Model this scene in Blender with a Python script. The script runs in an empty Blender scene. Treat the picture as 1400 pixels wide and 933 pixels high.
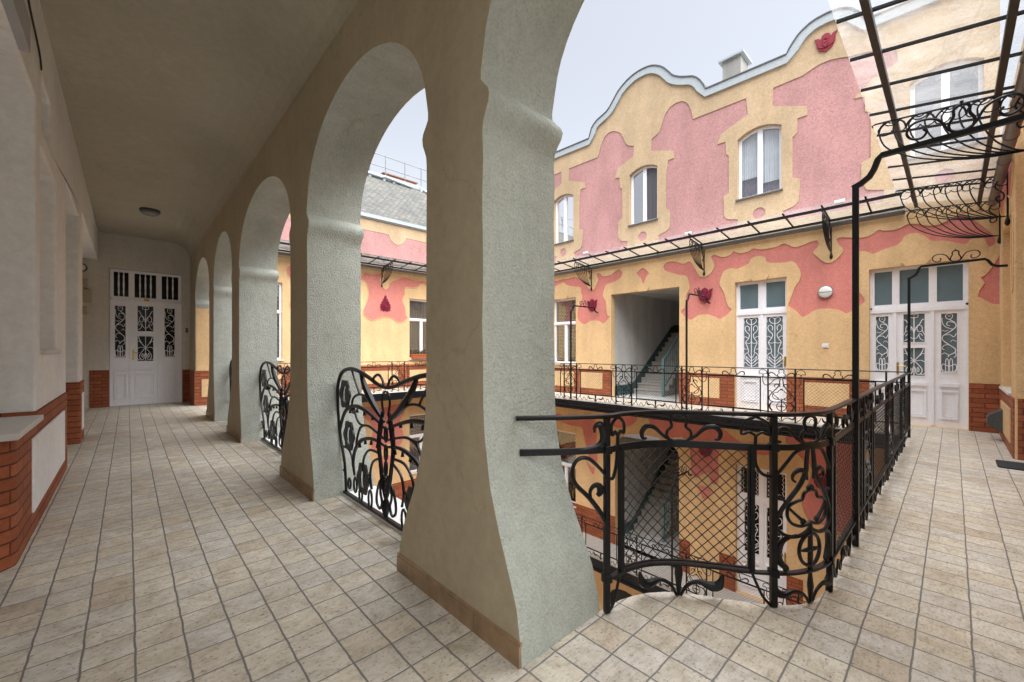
import bpy, math, random
from mathutils import Vector, Matrix, geometry
R = math.radians
random.seed(7)
S = bpy.context.scene
COL = S.collection

# ------------------------------------------------------------------ camera
cd = bpy.data.cameras.new('camera'); cam = bpy.data.objects.new('camera', cd); COL.objects.link(cam)
cd.sensor_width = 36.0; cd.sensor_fit = 'HORIZONTAL'; cd.lens = 36.0 * 562.6 / 1400.0
cd.shift_y = 14.5 / 1400.0
cd.clip_start = 0.05; cd.clip_end = 500
cam.location = (0, 0, 1.4); cam.rotation_euler = (R(90), 0, R(46.98 - 90))
S.camera = cam

# ------------------------------------------------------------------ sky, sun, exposure
SUN_EL, SUN_AZ = R(70), R(-100)          # azimuth of the sun, measured from +X towards +Y
w = bpy.data.worlds.new('World'); S.world = w; w.use_nodes = True
nt = w.node_tree; nt.nodes.clear()
sky = nt.nodes.new('ShaderNodeTexSky'); sky.sky_type = 'NISHITA'; sky.sun_disc = False
sky.sun_elevation = SUN_EL; sky.sun_rotation = R(90) - SUN_AZ
sky.air_density = 1.0; sky.dust_density = 3.0; sky.ozone_density = 1.0
hs = nt.nodes.new('ShaderNodeHueSaturation'); hs.inputs['Saturation'].default_value = 0.30; hs.inputs['Value'].default_value = 1.0
bg = nt.nodes.new('ShaderNodeBackground'); bg.inputs['Strength'].default_value = 0.079
ow = nt.nodes.new('ShaderNodeOutputWorld')
nt.links.new(sky.outputs[0], hs.inputs['Color']); nt.links.new(hs.outputs[0], bg.inputs[0]); nt.links.new(bg.outputs[0], ow.inputs[0])
sl = bpy.data.lights.new('sun', 'SUN'); sl.energy = 2.85; sl.angle = R(95); sl.color = (1.0, 0.985, 0.955)
so = bpy.data.objects.new('sun', sl); COL.objects.link(so)
sd = Vector((math.cos(SUN_EL)*math.cos(SUN_AZ), math.cos(SUN_EL)*math.sin(SUN_AZ), math.sin(SUN_EL)))
so.rotation_euler = sd.to_track_quat('Z', 'Y').to_euler(); so.location = (0, 0, 30)
S.view_settings.view_transform = 'Standard'; S.view_settings.look = 'None'
S.view_settings.exposure = 1.88; S.view_settings.gamma = 1.0; S.view_settings.use_curve_mapping = False
S.render.engine = 'CYCLES'
S.cycles.max_bounces = 10; S.cycles.diffuse_bounces = 7; S.cycles.transparent_max_bounces = 16

# ------------------------------------------------------------------ mesh helpers
def smooth_pts(p, k=6, closed=False):
    """Catmull-Rom through control points"""
    p = [Vector(q) for q in p]; n = len(p); out = []
    if n < 3: return p
    rng = range(n if closed else n - 1)
    for i in rng:
        if closed: a, b, c, d = p[i-1], p[i], p[(i+1) % n], p[(i+2) % n]
        else: a, b, c, d = p[max(i-1, 0)], p[i], p[i+1], p[min(i+2, n-1)]
        for j in range(k):
            t = j / k
            out.append(0.5*((2*b) + (c-a)*t + (2*a-5*b+4*c-d)*t*t + (3*b-a-3*c+d)*t**3))
    if not closed: out.append(p[-1])
    return out

class MB:
    def __init__(s): s.v = []; s.f = []; s.m = []
    def face(s, idx, mi=0): s.f.append(tuple(idx)); s.m.append(mi)
    def quad(s, a, b, c, d, mi=0):
        i = len(s.v); s.v += [Vector(a), Vector(b), Vector(c), Vector(d)]; s.face((i, i+1, i+2, i+3), mi)
    def box(s, x0, y0, z0, x1, y1, z1, mi=0):
        i = len(s.v)
        for z in (z0, z1):
            for (x, y) in ((x0, y0), (x1, y0), (x1, y1), (x0, y1)): s.v.append(Vector((x, y, z)))
        for q in ((3, 2, 1, 0), (4, 5, 6, 7), (0, 1, 5, 4), (1, 2, 6, 5), (2, 3, 7, 6), (3, 0, 4, 7)):
            s.face([i+k for k in q], mi)
        return s
    def pbox(s, pl, u0, v0, u1, v1, o0, o1, mi=0):
        i = len(s.v)
        for o in (o0, o1):
            for (u, v) in ((u0, v0), (u1, v0), (u1, v1), (u0, v1)): s.v.append(pl(u, v, o))
        for q in ((3, 2, 1, 0), (4, 5, 6, 7), (0, 1, 5, 4), (1, 2, 6, 5), (2, 3, 7, 6), (3, 0, 4, 7)):
            s.face([i+k for k in q], mi)
        return s
    def sheet(s, pl, outer, holes=(), o=0.0, depth=0.0, rim=False, mi=0, rmi=None, back=False, hd=None):
        """flat polygon with holes, and reveals going back by depth"""
        loops = [list(outer)] + [list(h) for h in holes]
        tess = geometry.tessellate_polygon([[Vector((a[0], a[1], 0)) for a in l] for l in loops])
        flat = [a for l in loops for a in l]
        i = len(s.v); s.v += [pl(a[0], a[1], o) for a in flat]
        for t in tess: s.face([i+k for k in t], mi)
        rmi = mi if rmi is None else rmi
        if depth:
            dd = [depth]*len(loops[0]) + [q for k, l in enumerate(loops[1:]) for q in [hd[k] if hd else depth]*len(l)]
            j = len(s.v); s.v += [pl(a[0], a[1], o-q) for a, q in zip(flat, dd)]
            if back:
                for t in tess: s.face([j+k for k in reversed(t)], mi)
            b = 0
            for li, l in enumerate(loops):
                n = len(l)
                if li > 0 or rim:
                    for k in range(n):
                        k2 = (k+1) % n
                        s.face((i+b+k, i+b+k2, j+b+k2, j+b+k), rmi)
                b += n
        return s
    def prism(s, pl, pts, o0, o1, mi=0):
        return s.sheet(pl, pts, (), o1, o1-o0, True, mi)
    def tube(s, pts, r, n=6, closed=False, cap=True, mi=0):
        pts = [Vector(p) for p in pts]; m = len(pts)
        rr = r if isinstance(r, (list, tuple)) else [r]*m
        if len(rr) != m:
            rr = [rr[min(int(k*(len(rr)-1)/(m-1)), len(rr)-2)] + (rr[min(int(k*(len(rr)-1)/(m-1))+1, len(rr)-1)] - rr[min(int(k*(len(rr)-1)/(m-1)), len(rr)-2)])*((k*(len(rr)-1)/(m-1)) - min(int(k*(len(rr)-1)/(m-1)), len(rr)-2)) for k in range(m)]
        i0 = len(s.v); prev = None
        for k in range(m):
            if closed: t = pts[(k+1) % m] - pts[k-1]
            else: t = pts[min(k+1, m-1)] - pts[max(k-1, 0)]
            if t.length < 1e-9: t = Vector((0, 0, 1))
            t.normalize()
            if prev is None:
                a = Vector((0, 0, 1)) if abs(t.z) < 0.9 else Vector((1, 0, 0))
                nrm = t.cross(a).normalized()
            else:
                nrm = prev - t*prev.dot(t)
                if nrm.length < 1e-6: nrm = t.cross(Vector((0, 0, 1)))
                nrm.normalize()
            prev = nrm; bi = t.cross(nrm)
            off = math.pi/n if n == 4 else 0
            for q in range(n):
                a = 2*math.pi*q/n + off
                s.v.append(pts[k] + (nrm*math.cos(a) + bi*math.sin(a))*rr[k])
        for k in range(m if closed else m-1):
            k2 = (k+1) % m
            for q in range(n):
                q2 = (q+1) % n
                s.face((i0+k*n+q, i0+k*n+q2, i0+k2*n+q2, i0+k2*n+q), mi)
        if cap and not closed:
            s.face([i0+q for q in reversed(range(n))], mi); s.face([i0+(m-1)*n+q for q in range(n)], mi)
        return s
    def bar(s, pts, wx, wz, up=(0, 0, 1), mi=0):
        """rectangular bar along a path; wx across (horizontal), wz along up"""
        pts = [Vector(p) for p in pts]; m = len(pts); i0 = len(s.v); up = Vector(up)
        for k in range(m):
            t = (pts[min(k+1, m-1)] - pts[max(k-1, 0)]).normalized()
            a = t.cross(up)
            if a.length < 1e-6: a = Vector((1, 0, 0))
            a.normalize(); b = a.cross(t).normalized()
            for (p, q) in ((-1, -1), (1, -1), (1, 1), (-1, 1)): s.v.append(pts[k] + a*(p*wx/2) + b*(q*wz/2))
        for k in range(m-1):
            for q in range(4):
                q2 = (q+1) % 4
                s.face((i0+k*4+q, i0+k*4+q2, i0+k*4+4+q2, i0+k*4+4+q), mi)
        s.face((i0+3, i0+2, i0+1, i0), mi); e = i0+(m-1)*4; s.face((e, e+1, e+2, e+3), mi)
        return s
    def lathe(s, prof, c, n=20, axis='z', mi=0):
        c = Vector(c); i0 = len(s.v); m = len(prof)
        for (r, h) in prof:
            for q in range(n):
                a = 2*math.pi*q/n; x, y = r*math.cos(a), r*math.sin(a)
                s.v.append(c + (Vector((x, y, h)) if axis == 'z' else Vector((h, x, y)) if axis == 'x' else Vector((x, h, y))))
        for k in range(m-1):
            for q in range(n):
                q2 = (q+1) % n
                s.face((i0+k*n+q, i0+k*n+q2, i0+(k+1)*n+q2, i0+(k+1)*n+q), mi)
        s.face([i0+q for q in reversed(range(n))], mi); s.face([i0+(m-1)*n+q for q in range(n)], mi)
        return s
    def ball(s, c, r, mi=0):
        prof = [(max(r*math.cos(a), 1e-4), r*math.sin(a)) for a in [(-90+k*30)*math.pi/180 for k in range(7)]]
        return s.lathe(prof, c, 8, 'z', mi)
    def build(s, name, mats, parent=None, smooth=False, local=False, recalc=True):
        me = bpy.data.meshes.new(name)
        vv = s.v
        if parent is not None and not local:
            inv = ROOT[parent.name].inverted(); vv = [inv @ v for v in s.v]
        me.from_pydata([tuple(v) for v in vv], [], s.f)
        if not isinstance(mats, (list, tuple)): mats = [mats]
        for m in mats: me.materials.append(m)
        if len(mats) > 1: me.polygons.foreach_set('material_index', s.m)
        if recalc:
            import bmesh
            b = bmesh.new(); b.from_mesh(me); bmesh.ops.recalc_face_normals(b, faces=b.faces); b.to_mesh(me); b.free()
        if smooth:
            me.polygons.foreach_set('use_smooth', [True]*len(me.polygons))
            me.set_sharp_from_angle(angle=R(38))
        me.update()
        o = bpy.data.objects.new(name, me); COL.objects.link(o)
        if parent is not None: o.parent = parent; ROOT[o.name] = ROOT[parent.name]
        return o

def pieces(mb, name, mats, parent, tol=0.03, **kw):
    """build each separate piece of mb as a part of its own"""
    n = len(mb.v); p = list(range(n))
    def find(a):
        while p[a] != a: p[a] = p[p[a]]; a = p[a]
        return a
    for f in mb.f:
        for a in f[1:]: p[find(a)] = find(f[0])
    comp = {}
    for i in range(n): comp.setdefault(find(i), []).append(i)
    cl = []
    for ids in comp.values():
        lo = [min(mb.v[i][k] for i in ids)-tol/2 for k in range(3)]; hi = [max(mb.v[i][k] for i in ids)+tol/2 for k in range(3)]
        hit = [c for c in cl if all(c[0][k] <= hi[k] and c[1][k] >= lo[k] for k in range(3))]
        for c in hit:
            cl.remove(c); lo = [min(lo[k], c[0][k]) for k in range(3)]; hi = [max(hi[k], c[1][k]) for k in range(3)]; ids = ids + c[2]
        cl.append((lo, hi, ids))
    out = []
    for lo, hi, ids in cl:
        m = MB(); ix = {}
        for i in sorted(ids): ix[i] = len(m.v); m.v.append(mb.v[i])
        for f, mi in zip(mb.f, mb.m):
            if f[0] in ix: m.face([ix[a] for a in f], mi)
        out.append(m.build(name, mats, parent, **kw))
    return out

ROOT = {}
def tag(o, label=None, cat=None, group=None, kind=None):
    for k, v in (('label', label), ('category', cat), ('group', group), ('kind', kind)):
        if v: o[k] = v
    return o
def thing(name, label, cat, loc=(0, 0, 0), rz=0.0, group=None):
    o = bpy.data.objects.new(name, None); COL.objects.link(o); o.empty_display_size = 0.2
    o.location = loc; o.rotation_euler = (0, 0, rz)
    ROOT[o.name] = Matrix.Translation(Vector(loc)) @ Matrix.Rotation(rz, 4, 'Z')
    return tag(o, label, cat, group)
def kids(o): return [c for c in bpy.data.objects if c.parent == o]
def dup(o, parent=None, loc=None):
    c = o.copy(); COL.objects.link(c)
    if parent is not None: c.parent = parent
    if loc is not None: c.location = loc
    return c
def dup_tree(o, parent=None, loc=None, rz=None):
    ch = kids(o); c = dup(o, parent, loc)
    if rz is not None: c.rotation_euler = (0, 0, rz)
    for k in ch: dup_tree(k, c)
    return c
def bevel(o, wd, seg=2, ang=35):
    b = o.modifiers.new('bevel', 'BEVEL'); b.width = wd; b.segments = seg; b.limit_method = 'ANGLE'; b.angle_limit = R(ang)
    n = o.modifiers.new('wn', 'WEIGHTED_NORMAL'); n.keep_sharp = False
    return o

# planes: (u, v, offset out of the wall) -> world
def PF(u, v, o=0.0): return Vector((10.9-o, u, v))          # wall facing the arcade
def PE(u, v, o=0.0): return Vector((u, 14.6-o, v))          # wall at the far end
def PR(u, v, o=0.0): return Vector((u, -0.55+o, v))         # right-hand wall
def PL(u, v, o=0.0): return Vector((-0.55+o, u, v))         # left wall of the corridor
def shift(pl, du=0, dv=0, do=0): return lambda u, v, o=0.0: pl(u+du, v+dv, o+do)

# ------------------------------------------------------------------ materials
def mat(name): 
    m = bpy.data.materials.new(name); m.use_nodes = True
    nt = m.node_tree; b = nt.nodes['Principled BSDF']
    return m, nt, b
def nd(nt, t, **kw):
    n = nt.nodes.new(t)
    for k, v in kw.items():
        if k in n.inputs: n.inputs[k].default_value = v
        else: setattr(n, k, v)
    return n
def ramp(nt, src, stops):
    r = nt.nodes.new('ShaderNodeValToRGB'); e = r.color_ramp.elements
    while len(e) < len(stops): e.new(0.5)
    for q, (p, c) in zip(e, stops): q.position = p; q.color = (*c, 1) if len(c) == 3 else c
    nt.links.new(src, r.inputs[0]); return r
def pos(nt): return nt.nodes.new('ShaderNodeNewGeometry').outputs['Position']
def stucco(name, col, var=0.12, bscale=70.0, bstr=0.35, rough=0.9, big=0.8, stain=0.0, bdist=0.01, midbump=0.0, cracks=0.0, grain_shade=0.0):
    m, nt, b = mat(name); p = pos(nt)
    n1 = nd(nt, 'ShaderNodeTexNoise', Scale=big, Detail=6.0, Roughness=0.62); nt.links.new(p, n1.inputs['Vector'])
    c0 = tuple(max(c*(1-var), 0) for c in col); c1 = tuple(min(c*(1+var), 1) for c in col)
    r = ramp(nt, n1.outputs[0], [(0.3, c0), (0.7, c1)])
    out = r.outputs[0]
    n3 = nd(nt, 'ShaderNodeTexNoise', Scale=14.0, Detail=5.0, Roughness=0.7); nt.links.new(p, n3.inputs['Vector'])
    r3 = ramp(nt, n3.outputs[0], [(0.25, (0.86, 0.86, 0.86)), (0.75, (1.1, 1.1, 1.1))])
    mx = nd(nt, 'ShaderNodeMix', data_type='RGBA', blend_type='MULTIPLY'); mx.inputs[0].default_value = 0.8
    nt.links.new(out, mx.inputs[6]); nt.links.new(r3.outputs[0], mx.inputs[7]); out = mx.outputs[2]
    if stain:
        mp = nd(nt, 'ShaderNodeMapping'); mp.inputs['Scale'].default_value = (2.2, 2.2, 0.4); nt.links.new(p, mp.inputs[0])
        n4 = nd(nt, 'ShaderNodeTexNoise', Scale=1.0, Detail=5.0, Roughness=0.6); nt.links.new(mp.outputs[0], n4.inputs['Vector'])
        r4 = ramp(nt, n4.outputs[0], [(0.36, (1-stain,)*3), (0.62, (1, 1, 1))])
        m2 = nd(nt, 'ShaderNodeMix', data_type='RGBA', blend_type='MULTIPLY'); m2.inputs[0].default_value = 1
        nt.links.new(out, m2.inputs[6]); nt.links.new(r4.outputs[0], m2.inputs[7]); out = m2.outputs[2]
    if cracks:
        dn = nd(nt, 'ShaderNodeTexNoise', Scale=3.0, Detail=6.0, Roughness=0.65); nt.links.new(p, dn.inputs['Vector'])
        av = nd(nt, 'ShaderNodeVectorMath', operation='MULTIPLY_ADD'); av.inputs[1].default_value = (0.35, 0.35, 0.35); nt.links.new(dn.outputs['Color'], av.inputs[0]); nt.links.new(p, av.inputs[2])
        vo = nd(nt, 'ShaderNodeTexVoronoi', feature='DISTANCE_TO_EDGE', Scale=0.75); nt.links.new(av.outputs[0], vo.inputs['Vector'])
        rv = ramp(nt, vo.outputs['Distance'], [(0.0, (0.62, 0.58, 0.52)), (0.0045, (1, 1, 1))])
        mk = nd(nt, 'ShaderNodeTexNoise', Scale=0.7, Detail=2.0); nt.links.new(p, mk.inputs['Vector'])
        rm = ramp(nt, mk.outputs[0], [(0.50, (0, 0, 0)), (0.58, (cracks,)*3)])
        m3 = nd(nt, 'ShaderNodeMix', data_type='RGBA', blend_type='MULTIPLY'); nt.links.new(rm.outputs[0], m3.inputs[0]); nt.links.new(out, m3.inputs[6]); nt.links.new(rv.outputs[0], m3.inputs[7]); out = m3.outputs[2]
        # scuffs and touched-up patches
        n9 = nd(nt, 'ShaderNodeTexNoise', Scale=2.3, Detail=8.0, Roughness=0.72, Distortion=0.8); nt.links.new(p, n9.inputs['Vector'])
        r9 = ramp(nt, n9.outputs[0], [(0.30, (0.84, 0.81, 0.77)), (0.37, (1, 1, 1)), (0.66, (1, 1, 1)), (0.70, (1.07, 1.07, 1.07))])
        m9 = nd(nt, 'ShaderNodeMix', data_type='RGBA', blend_type='MULTIPLY'); m9.inputs[0].default_value = 1; nt.links.new(out, m9.inputs[6]); nt.links.new(r9.outputs[0], m9.inputs[7]); out = m9.outputs[2]
    nt.links.new(out, b.inputs['Base Color']); b.inputs['Roughness'].default_value = rough
    b.inputs['Specular IOR Level'].default_value = 0.2
    n2 = nd(nt, 'ShaderNodeTexNoise', Scale=bscale, Detail=4.0, Roughness=0.65); nt.links.new(p, n2.inputs['Vector'])
    if grain_shade:
        rg = ramp(nt, n2.outputs[0], [(0.34, (1-grain_shade,)*3), (0.52, (1, 1, 1)), (0.68, (1+grain_shade*.45,)*3)])  # bump noise tints hollows darker, crests lighter: relief shading put in colour
        mg = nd(nt, 'ShaderNodeMix', data_type='RGBA', blend_type='MULTIPLY'); mg.inputs[0].default_value = 1; nt.links.new(out, mg.inputs[6]); nt.links.new(rg.outputs[0], mg.inputs[7]); nt.links.new(mg.outputs[2], b.inputs['Base Color'])
    bp = nd(nt, 'ShaderNodeBump', Strength=bstr, Distance=bdist); nt.links.new(n2.outputs[0], bp.inputs['Height'])
    last = bp
    if midbump:
        n5 = nd(nt, 'ShaderNodeTexNoise', Scale=5.0, Detail=3.0); nt.links.new(p, n5.inputs['Vector'])
        b5 = nd(nt, 'ShaderNodeBump', Strength=midbump, Distance=0.05); nt.links.new(n5.outputs[0], b5.inputs['Height'])
        nt.links.new(bp.outputs[0], b5.inputs['Normal']); last = b5
    nt.links.new(last.outputs[0], b.inputs['Normal'])
    return m
def plain(name, col, rough=0.5, metal=0.0, spec=0.5, var=0.0, bump=0.0, scale=25.0, coat=0.0):
    m, nt, b = mat(name)
    b.inputs['Roughness'].default_value = rough; b.inputs['Metallic'].default_value = metal
    b.inputs['Specular IOR Level'].default_value = spec; b.inputs['Coat Weight'].default_value = coat
    p = pos(nt)
    n1 = nd(nt, 'ShaderNodeTexNoise', Scale=scale, Detail=5.0, Roughness=0.6); nt.links.new(p, n1.inputs['Vector'])
    v = max(var, 0.04)
    r = ramp(nt, n1.outputs[0], [(0.3, tuple(c*(1-v) for c in col)), (0.7, tuple(min(c*(1+v), 1) for c in col))])
    nt.links.new(r.outputs[0], b.inputs['Base Color'])
    if bump:
        bp = nd(nt, 'ShaderNodeBump', Strength=bump, Distance=0.004); nt.links.new(n1.outputs[0], bp.inputs['Height']); nt.links.new(bp.outputs[0], b.inputs['Normal'])
    return m
def wall_uv(nt):
    """(x+y, z) so that courses run level on walls along either axis"""
    sp = nt.nodes.new('ShaderNodeSeparateXYZ'); nt.links.new(pos(nt), sp.inputs[0])
    ad = nd(nt, 'ShaderNodeMath', operation='ADD'); nt.links.new(sp.outputs[0], ad.inputs[0]); nt.links.new(sp.outputs[1], ad.inputs[1])
    cb = nt.nodes.new('ShaderNodeCombineXYZ'); nt.links.new(ad.outputs[0], cb.inputs[0]); nt.links.new(sp.outputs[2], cb.inputs[1])
    return cb.outputs[0]
def brickmat(name, c1, c2, mortar):
    m, nt, b = mat(name); uv = wall_uv(nt)
    br = nd(nt, 'ShaderNodeTexBrick', Scale=1.0); br.offset = 0.5
    br.inputs['Color1'].default_value = (*c1, 1); br.inputs['Color2'].default_value = (*c2, 1); br.inputs['Mortar'].default_value = (*mortar, 1)
    br.inputs['Mortar Size'].default_value = 0.006; br.inputs['Mortar Smooth'].default_value = 0.3
    br.inputs['Brick Width'].default_value = 0.30; br.inputs['Row Height'].default_value = 0.0835
    nt.links.new(uv, br.inputs['Vector'])
    n = nd(nt, 'ShaderNodeTexNoise', Scale=30.0, Detail=5.0); nt.links.new(pos(nt), n.inputs['Vector'])
    r = ramp(nt, n.outputs[0], [(0.3, (0.82,)*3), (0.7, (1.12,)*3)])
    mx = nd(nt, 'ShaderNodeMix', data_type='RGBA', blend_type='MULTIPLY'); mx.inputs[0].default_value = 1
    nt.links.new(br.outputs[0], mx.inputs[6]); nt.links.new(r.outputs[0], mx.inputs[7]); nt.links.new(mx.outputs[2], b.inputs['Base Color'])
    iv = nd(nt, 'ShaderNodeMath', operation='SUBTRACT'); iv.inputs[0].default_value = 1.0; nt.links.new(br.outputs['Fac'], iv.inputs[1])
    bp = nd(nt, 'ShaderNodeBump', Strength=0.9, Distance=0.012); nt.links.new(iv.outputs[0], bp.inputs['Height']); nt.links.new(bp.outputs[0], b.inputs['Normal'])
    b.inputs['Roughness'].default_value = 0.7; b.inputs['Specular IOR Level'].default_value = 0.3
    return m
def tilemat(name, px, py, ox, oy, cols, grout, jx=0.0038, jy=0.0032):
    m, nt, b = mat(name); p = pos(nt)
    dn = nd(nt, 'ShaderNodeTexNoise', Scale=9.0, Detail=3.0); nt.links.new(p, dn.inputs['Vector'])
    sc = nd(nt, 'ShaderNodeVectorMath', operation='MULTIPLY_ADD'); sc.inputs[1].default_value = (0.012, 0.012, 0); sc.inputs[2].default_value = (-0.006-ox, -0.006-oy, 0)
    nt.links.new(dn.outputs['Color'], sc.inputs[0])
    ad = nd(nt, 'ShaderNodeVectorMath', operation='ADD'); nt.links.new(p, ad.inputs[0]); nt.links.new(sc.outputs[0], ad.inputs[1])
    dv = nd(nt, 'ShaderNodeVectorMath', operation='MULTIPLY'); dv.inputs[1].default_value = (1/px, 1/py, 0); nt.links.new(ad.outputs[0], dv.inputs[0])
    fl = nd(nt, 'ShaderNodeVectorMath', operation='FLOOR'); nt.links.new(dv.outputs[0], fl.inputs[0])
    fr = nd(nt, 'ShaderNodeVectorMath', operation='FRACTION'); nt.links.new(dv.outputs[0], fr.inputs[0])
    sp = nt.nodes.new('ShaderNodeSeparateXYZ'); nt.links.new(fr.outputs[0], sp.inputs[0])
    def edge(o, per, j):
        a = nd(nt, 'ShaderNodeMath', operation='SUBTRACT'); nt.links.new(o, a.inputs[0]); a.inputs[1].default_value = 0.5
        c = nd(nt, 'ShaderNodeMath', operation='ABSOLUTE'); nt.links.new(a.outputs[0], c.inputs[0])
        d = nd(nt, 'ShaderNodeMapRange'); d.inputs['From Min'].default_value = 0.5-j*1.6/per; d.inputs['From Max'].default_value = 0.5-j*0.6/per
        nt.links.new(c.outputs[0], d.inputs[0]); return d.outputs[0]
    mx = nd(nt, 'ShaderNodeMath', operation='MAXIMUM'); nt.links.new(edge(sp.outputs[0], px, jx), mx.inputs[0]); nt.links.new(edge(sp.outputs[1], py, jy), mx.inputs[1])
    wn = nd(nt, 'ShaderNodeTexWhiteNoise', noise_dimensions='2D'); nt.links.new(fl.outputs[0], wn.inputs['Vector'])
    rc = ramp(nt, wn.outputs['Value'], cols)
    rc.color_ramp.interpolation = 'LINEAR'
    n1 = nd(nt, 'ShaderNodeTexNoise', Scale=7.0, Detail=8.0, Roughness=0.7, Distortion=0.6)
    of = nd(nt, 'ShaderNodeVectorMath', operation='MULTIPLY_ADD'); of.inputs[1].default_value = (3.7, 5.1, 2.3); nt.links.new(fl.outputs[0], of.inputs[0]); nt.links.new(p, of.inputs[2]); nt.links.new(of.outputs[0], n1.inputs['Vector'])
    r1 = ramp(nt, n1.outputs[0], [(0.28, (0.72, 0.66, 0.56)), (0.5, (1.0, 0.985, 0.96)), (0.72, (1.2, 1.2, 1.2))])
    m1 = nd(nt, 'ShaderNodeMix', data_type='RGBA', blend_type='MULTIPLY'); m1.inputs[0].default_value = 1; nt.links.new(rc.outputs[0], m1.inputs[6]); nt.links.new(r1.outputs[0], m1.inputs[7])
    n6 = nd(nt, 'ShaderNodeTexNoise', Scale=0.9, Detail=4.0); nt.links.new(p, n6.inputs['Vector'])
    r6 = ramp(nt, n6.outputs[0], [(0.3, (0.86, 0.84, 0.82)), (0.7, (1.08, 1.08, 1.08))])
    m6 = nd(nt, 'ShaderNodeMix', data_type='RGBA', blend_type='MULTIPLY'); m6.inputs[0].default_value = 1; nt.links.new(m1.outputs[2], m6.inputs[6]); nt.links.new(r6.outputs[0], m6.inputs[7])
    # veins and ochre blotches inside each tile
    vs = nd(nt, 'ShaderNodeMapping'); vs.inputs['Scale'].default_value = (1.0, 2.6, 1.0); nt.links.new(of.outputs[0], vs.inputs[0])
    n8 = nd(nt, 'ShaderNodeTexNoise', Scale=16.0, Detail=9.0, Roughness=0.75, Distortion=1.2); nt.links.new(vs.outputs[0], n8.inputs['Vector'])
    r8 = ramp(nt, n8.outputs[0], [(0.30, (0.56, 0.53, 0.50)), (0.44, (0.93, 0.90, 0.86)), (0.56, (1.10, 1.09, 1.08)), (0.66, (1.08, 1.0, 0.86)), (0.76, (0.98, 0.80, 0.56))])
    m8 = nd(nt, 'ShaderNodeMix', data_type='RGBA', blend_type='MULTIPLY'); m8.inputs[0].default_value = 0.9; nt.links.new(m6.outputs[2], m8.inputs[6]); nt.links.new(r8.outputs[0], m8.inputs[7]); m6 = m8
    # small pits
    n7 = nd(nt, 'ShaderNodeTexNoise', Scale=60.0, Detail=4.0); nt.links.new(p, n7.inputs['Vector'])
    r7 = ramp(nt, n7.outputs[0], [(0.30, (0.42, 0.38, 0.34)), (0.41, (1, 1, 1))])
    m7 = nd(nt, 'ShaderNodeMix', data_type='RGBA', blend_type='MULTIPLY'); m7.inputs[0].default_value = 0.95; nt.links.new(m6.outputs[2], m7.inputs[6]); nt.links.new(r7.outputs[0], m7.inputs[7])
    m2 = nd(nt, 'ShaderNodeMix', data_type='RGBA'); nt.links.new(mx.outputs[0], m2.inputs[0]); nt.links.new(m7.outputs[2], m2.inputs[6]); m2.inputs[7].default_value = (*grout, 1)
    nt.links.new(m2.outputs[2], b.inputs['Base Color'])
    rr = nd(nt, 'ShaderNodeMapRange'); rr.inputs['To Min'].default_value = 0.33; rr.inputs['To Max'].default_value = 0.62; nt.links.new(n1.outputs[0], rr.inputs[0]); nt.links.new(rr.outputs[0], b.inputs['Roughness'])
    b.inputs['Specular IOR Level'].default_value = 0.3
    hh = nd(nt, 'ShaderNodeMath', operation='MULTIPLY_ADD'); nt.links.new(mx.outputs[0], hh.inputs[0]); hh.inputs[1].default_value = -1.0; 
    h2 = nd(nt, 'ShaderNodeMath', operation='MULTIPLY'); nt.links.new(n1.outputs[0], h2.inputs[0]); h2.inputs[1].default_value = 0.5; nt.links.new(h2.outputs[0], hh.inputs[2])
    bp = nd(nt, 'ShaderNodeBump', Strength=0.55, Distance=0.005); nt.links.new(hh.outputs[0], bp.inputs['Height']); nt.links.new(bp.outputs[0], b.inputs['Normal'])
    return m
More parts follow.
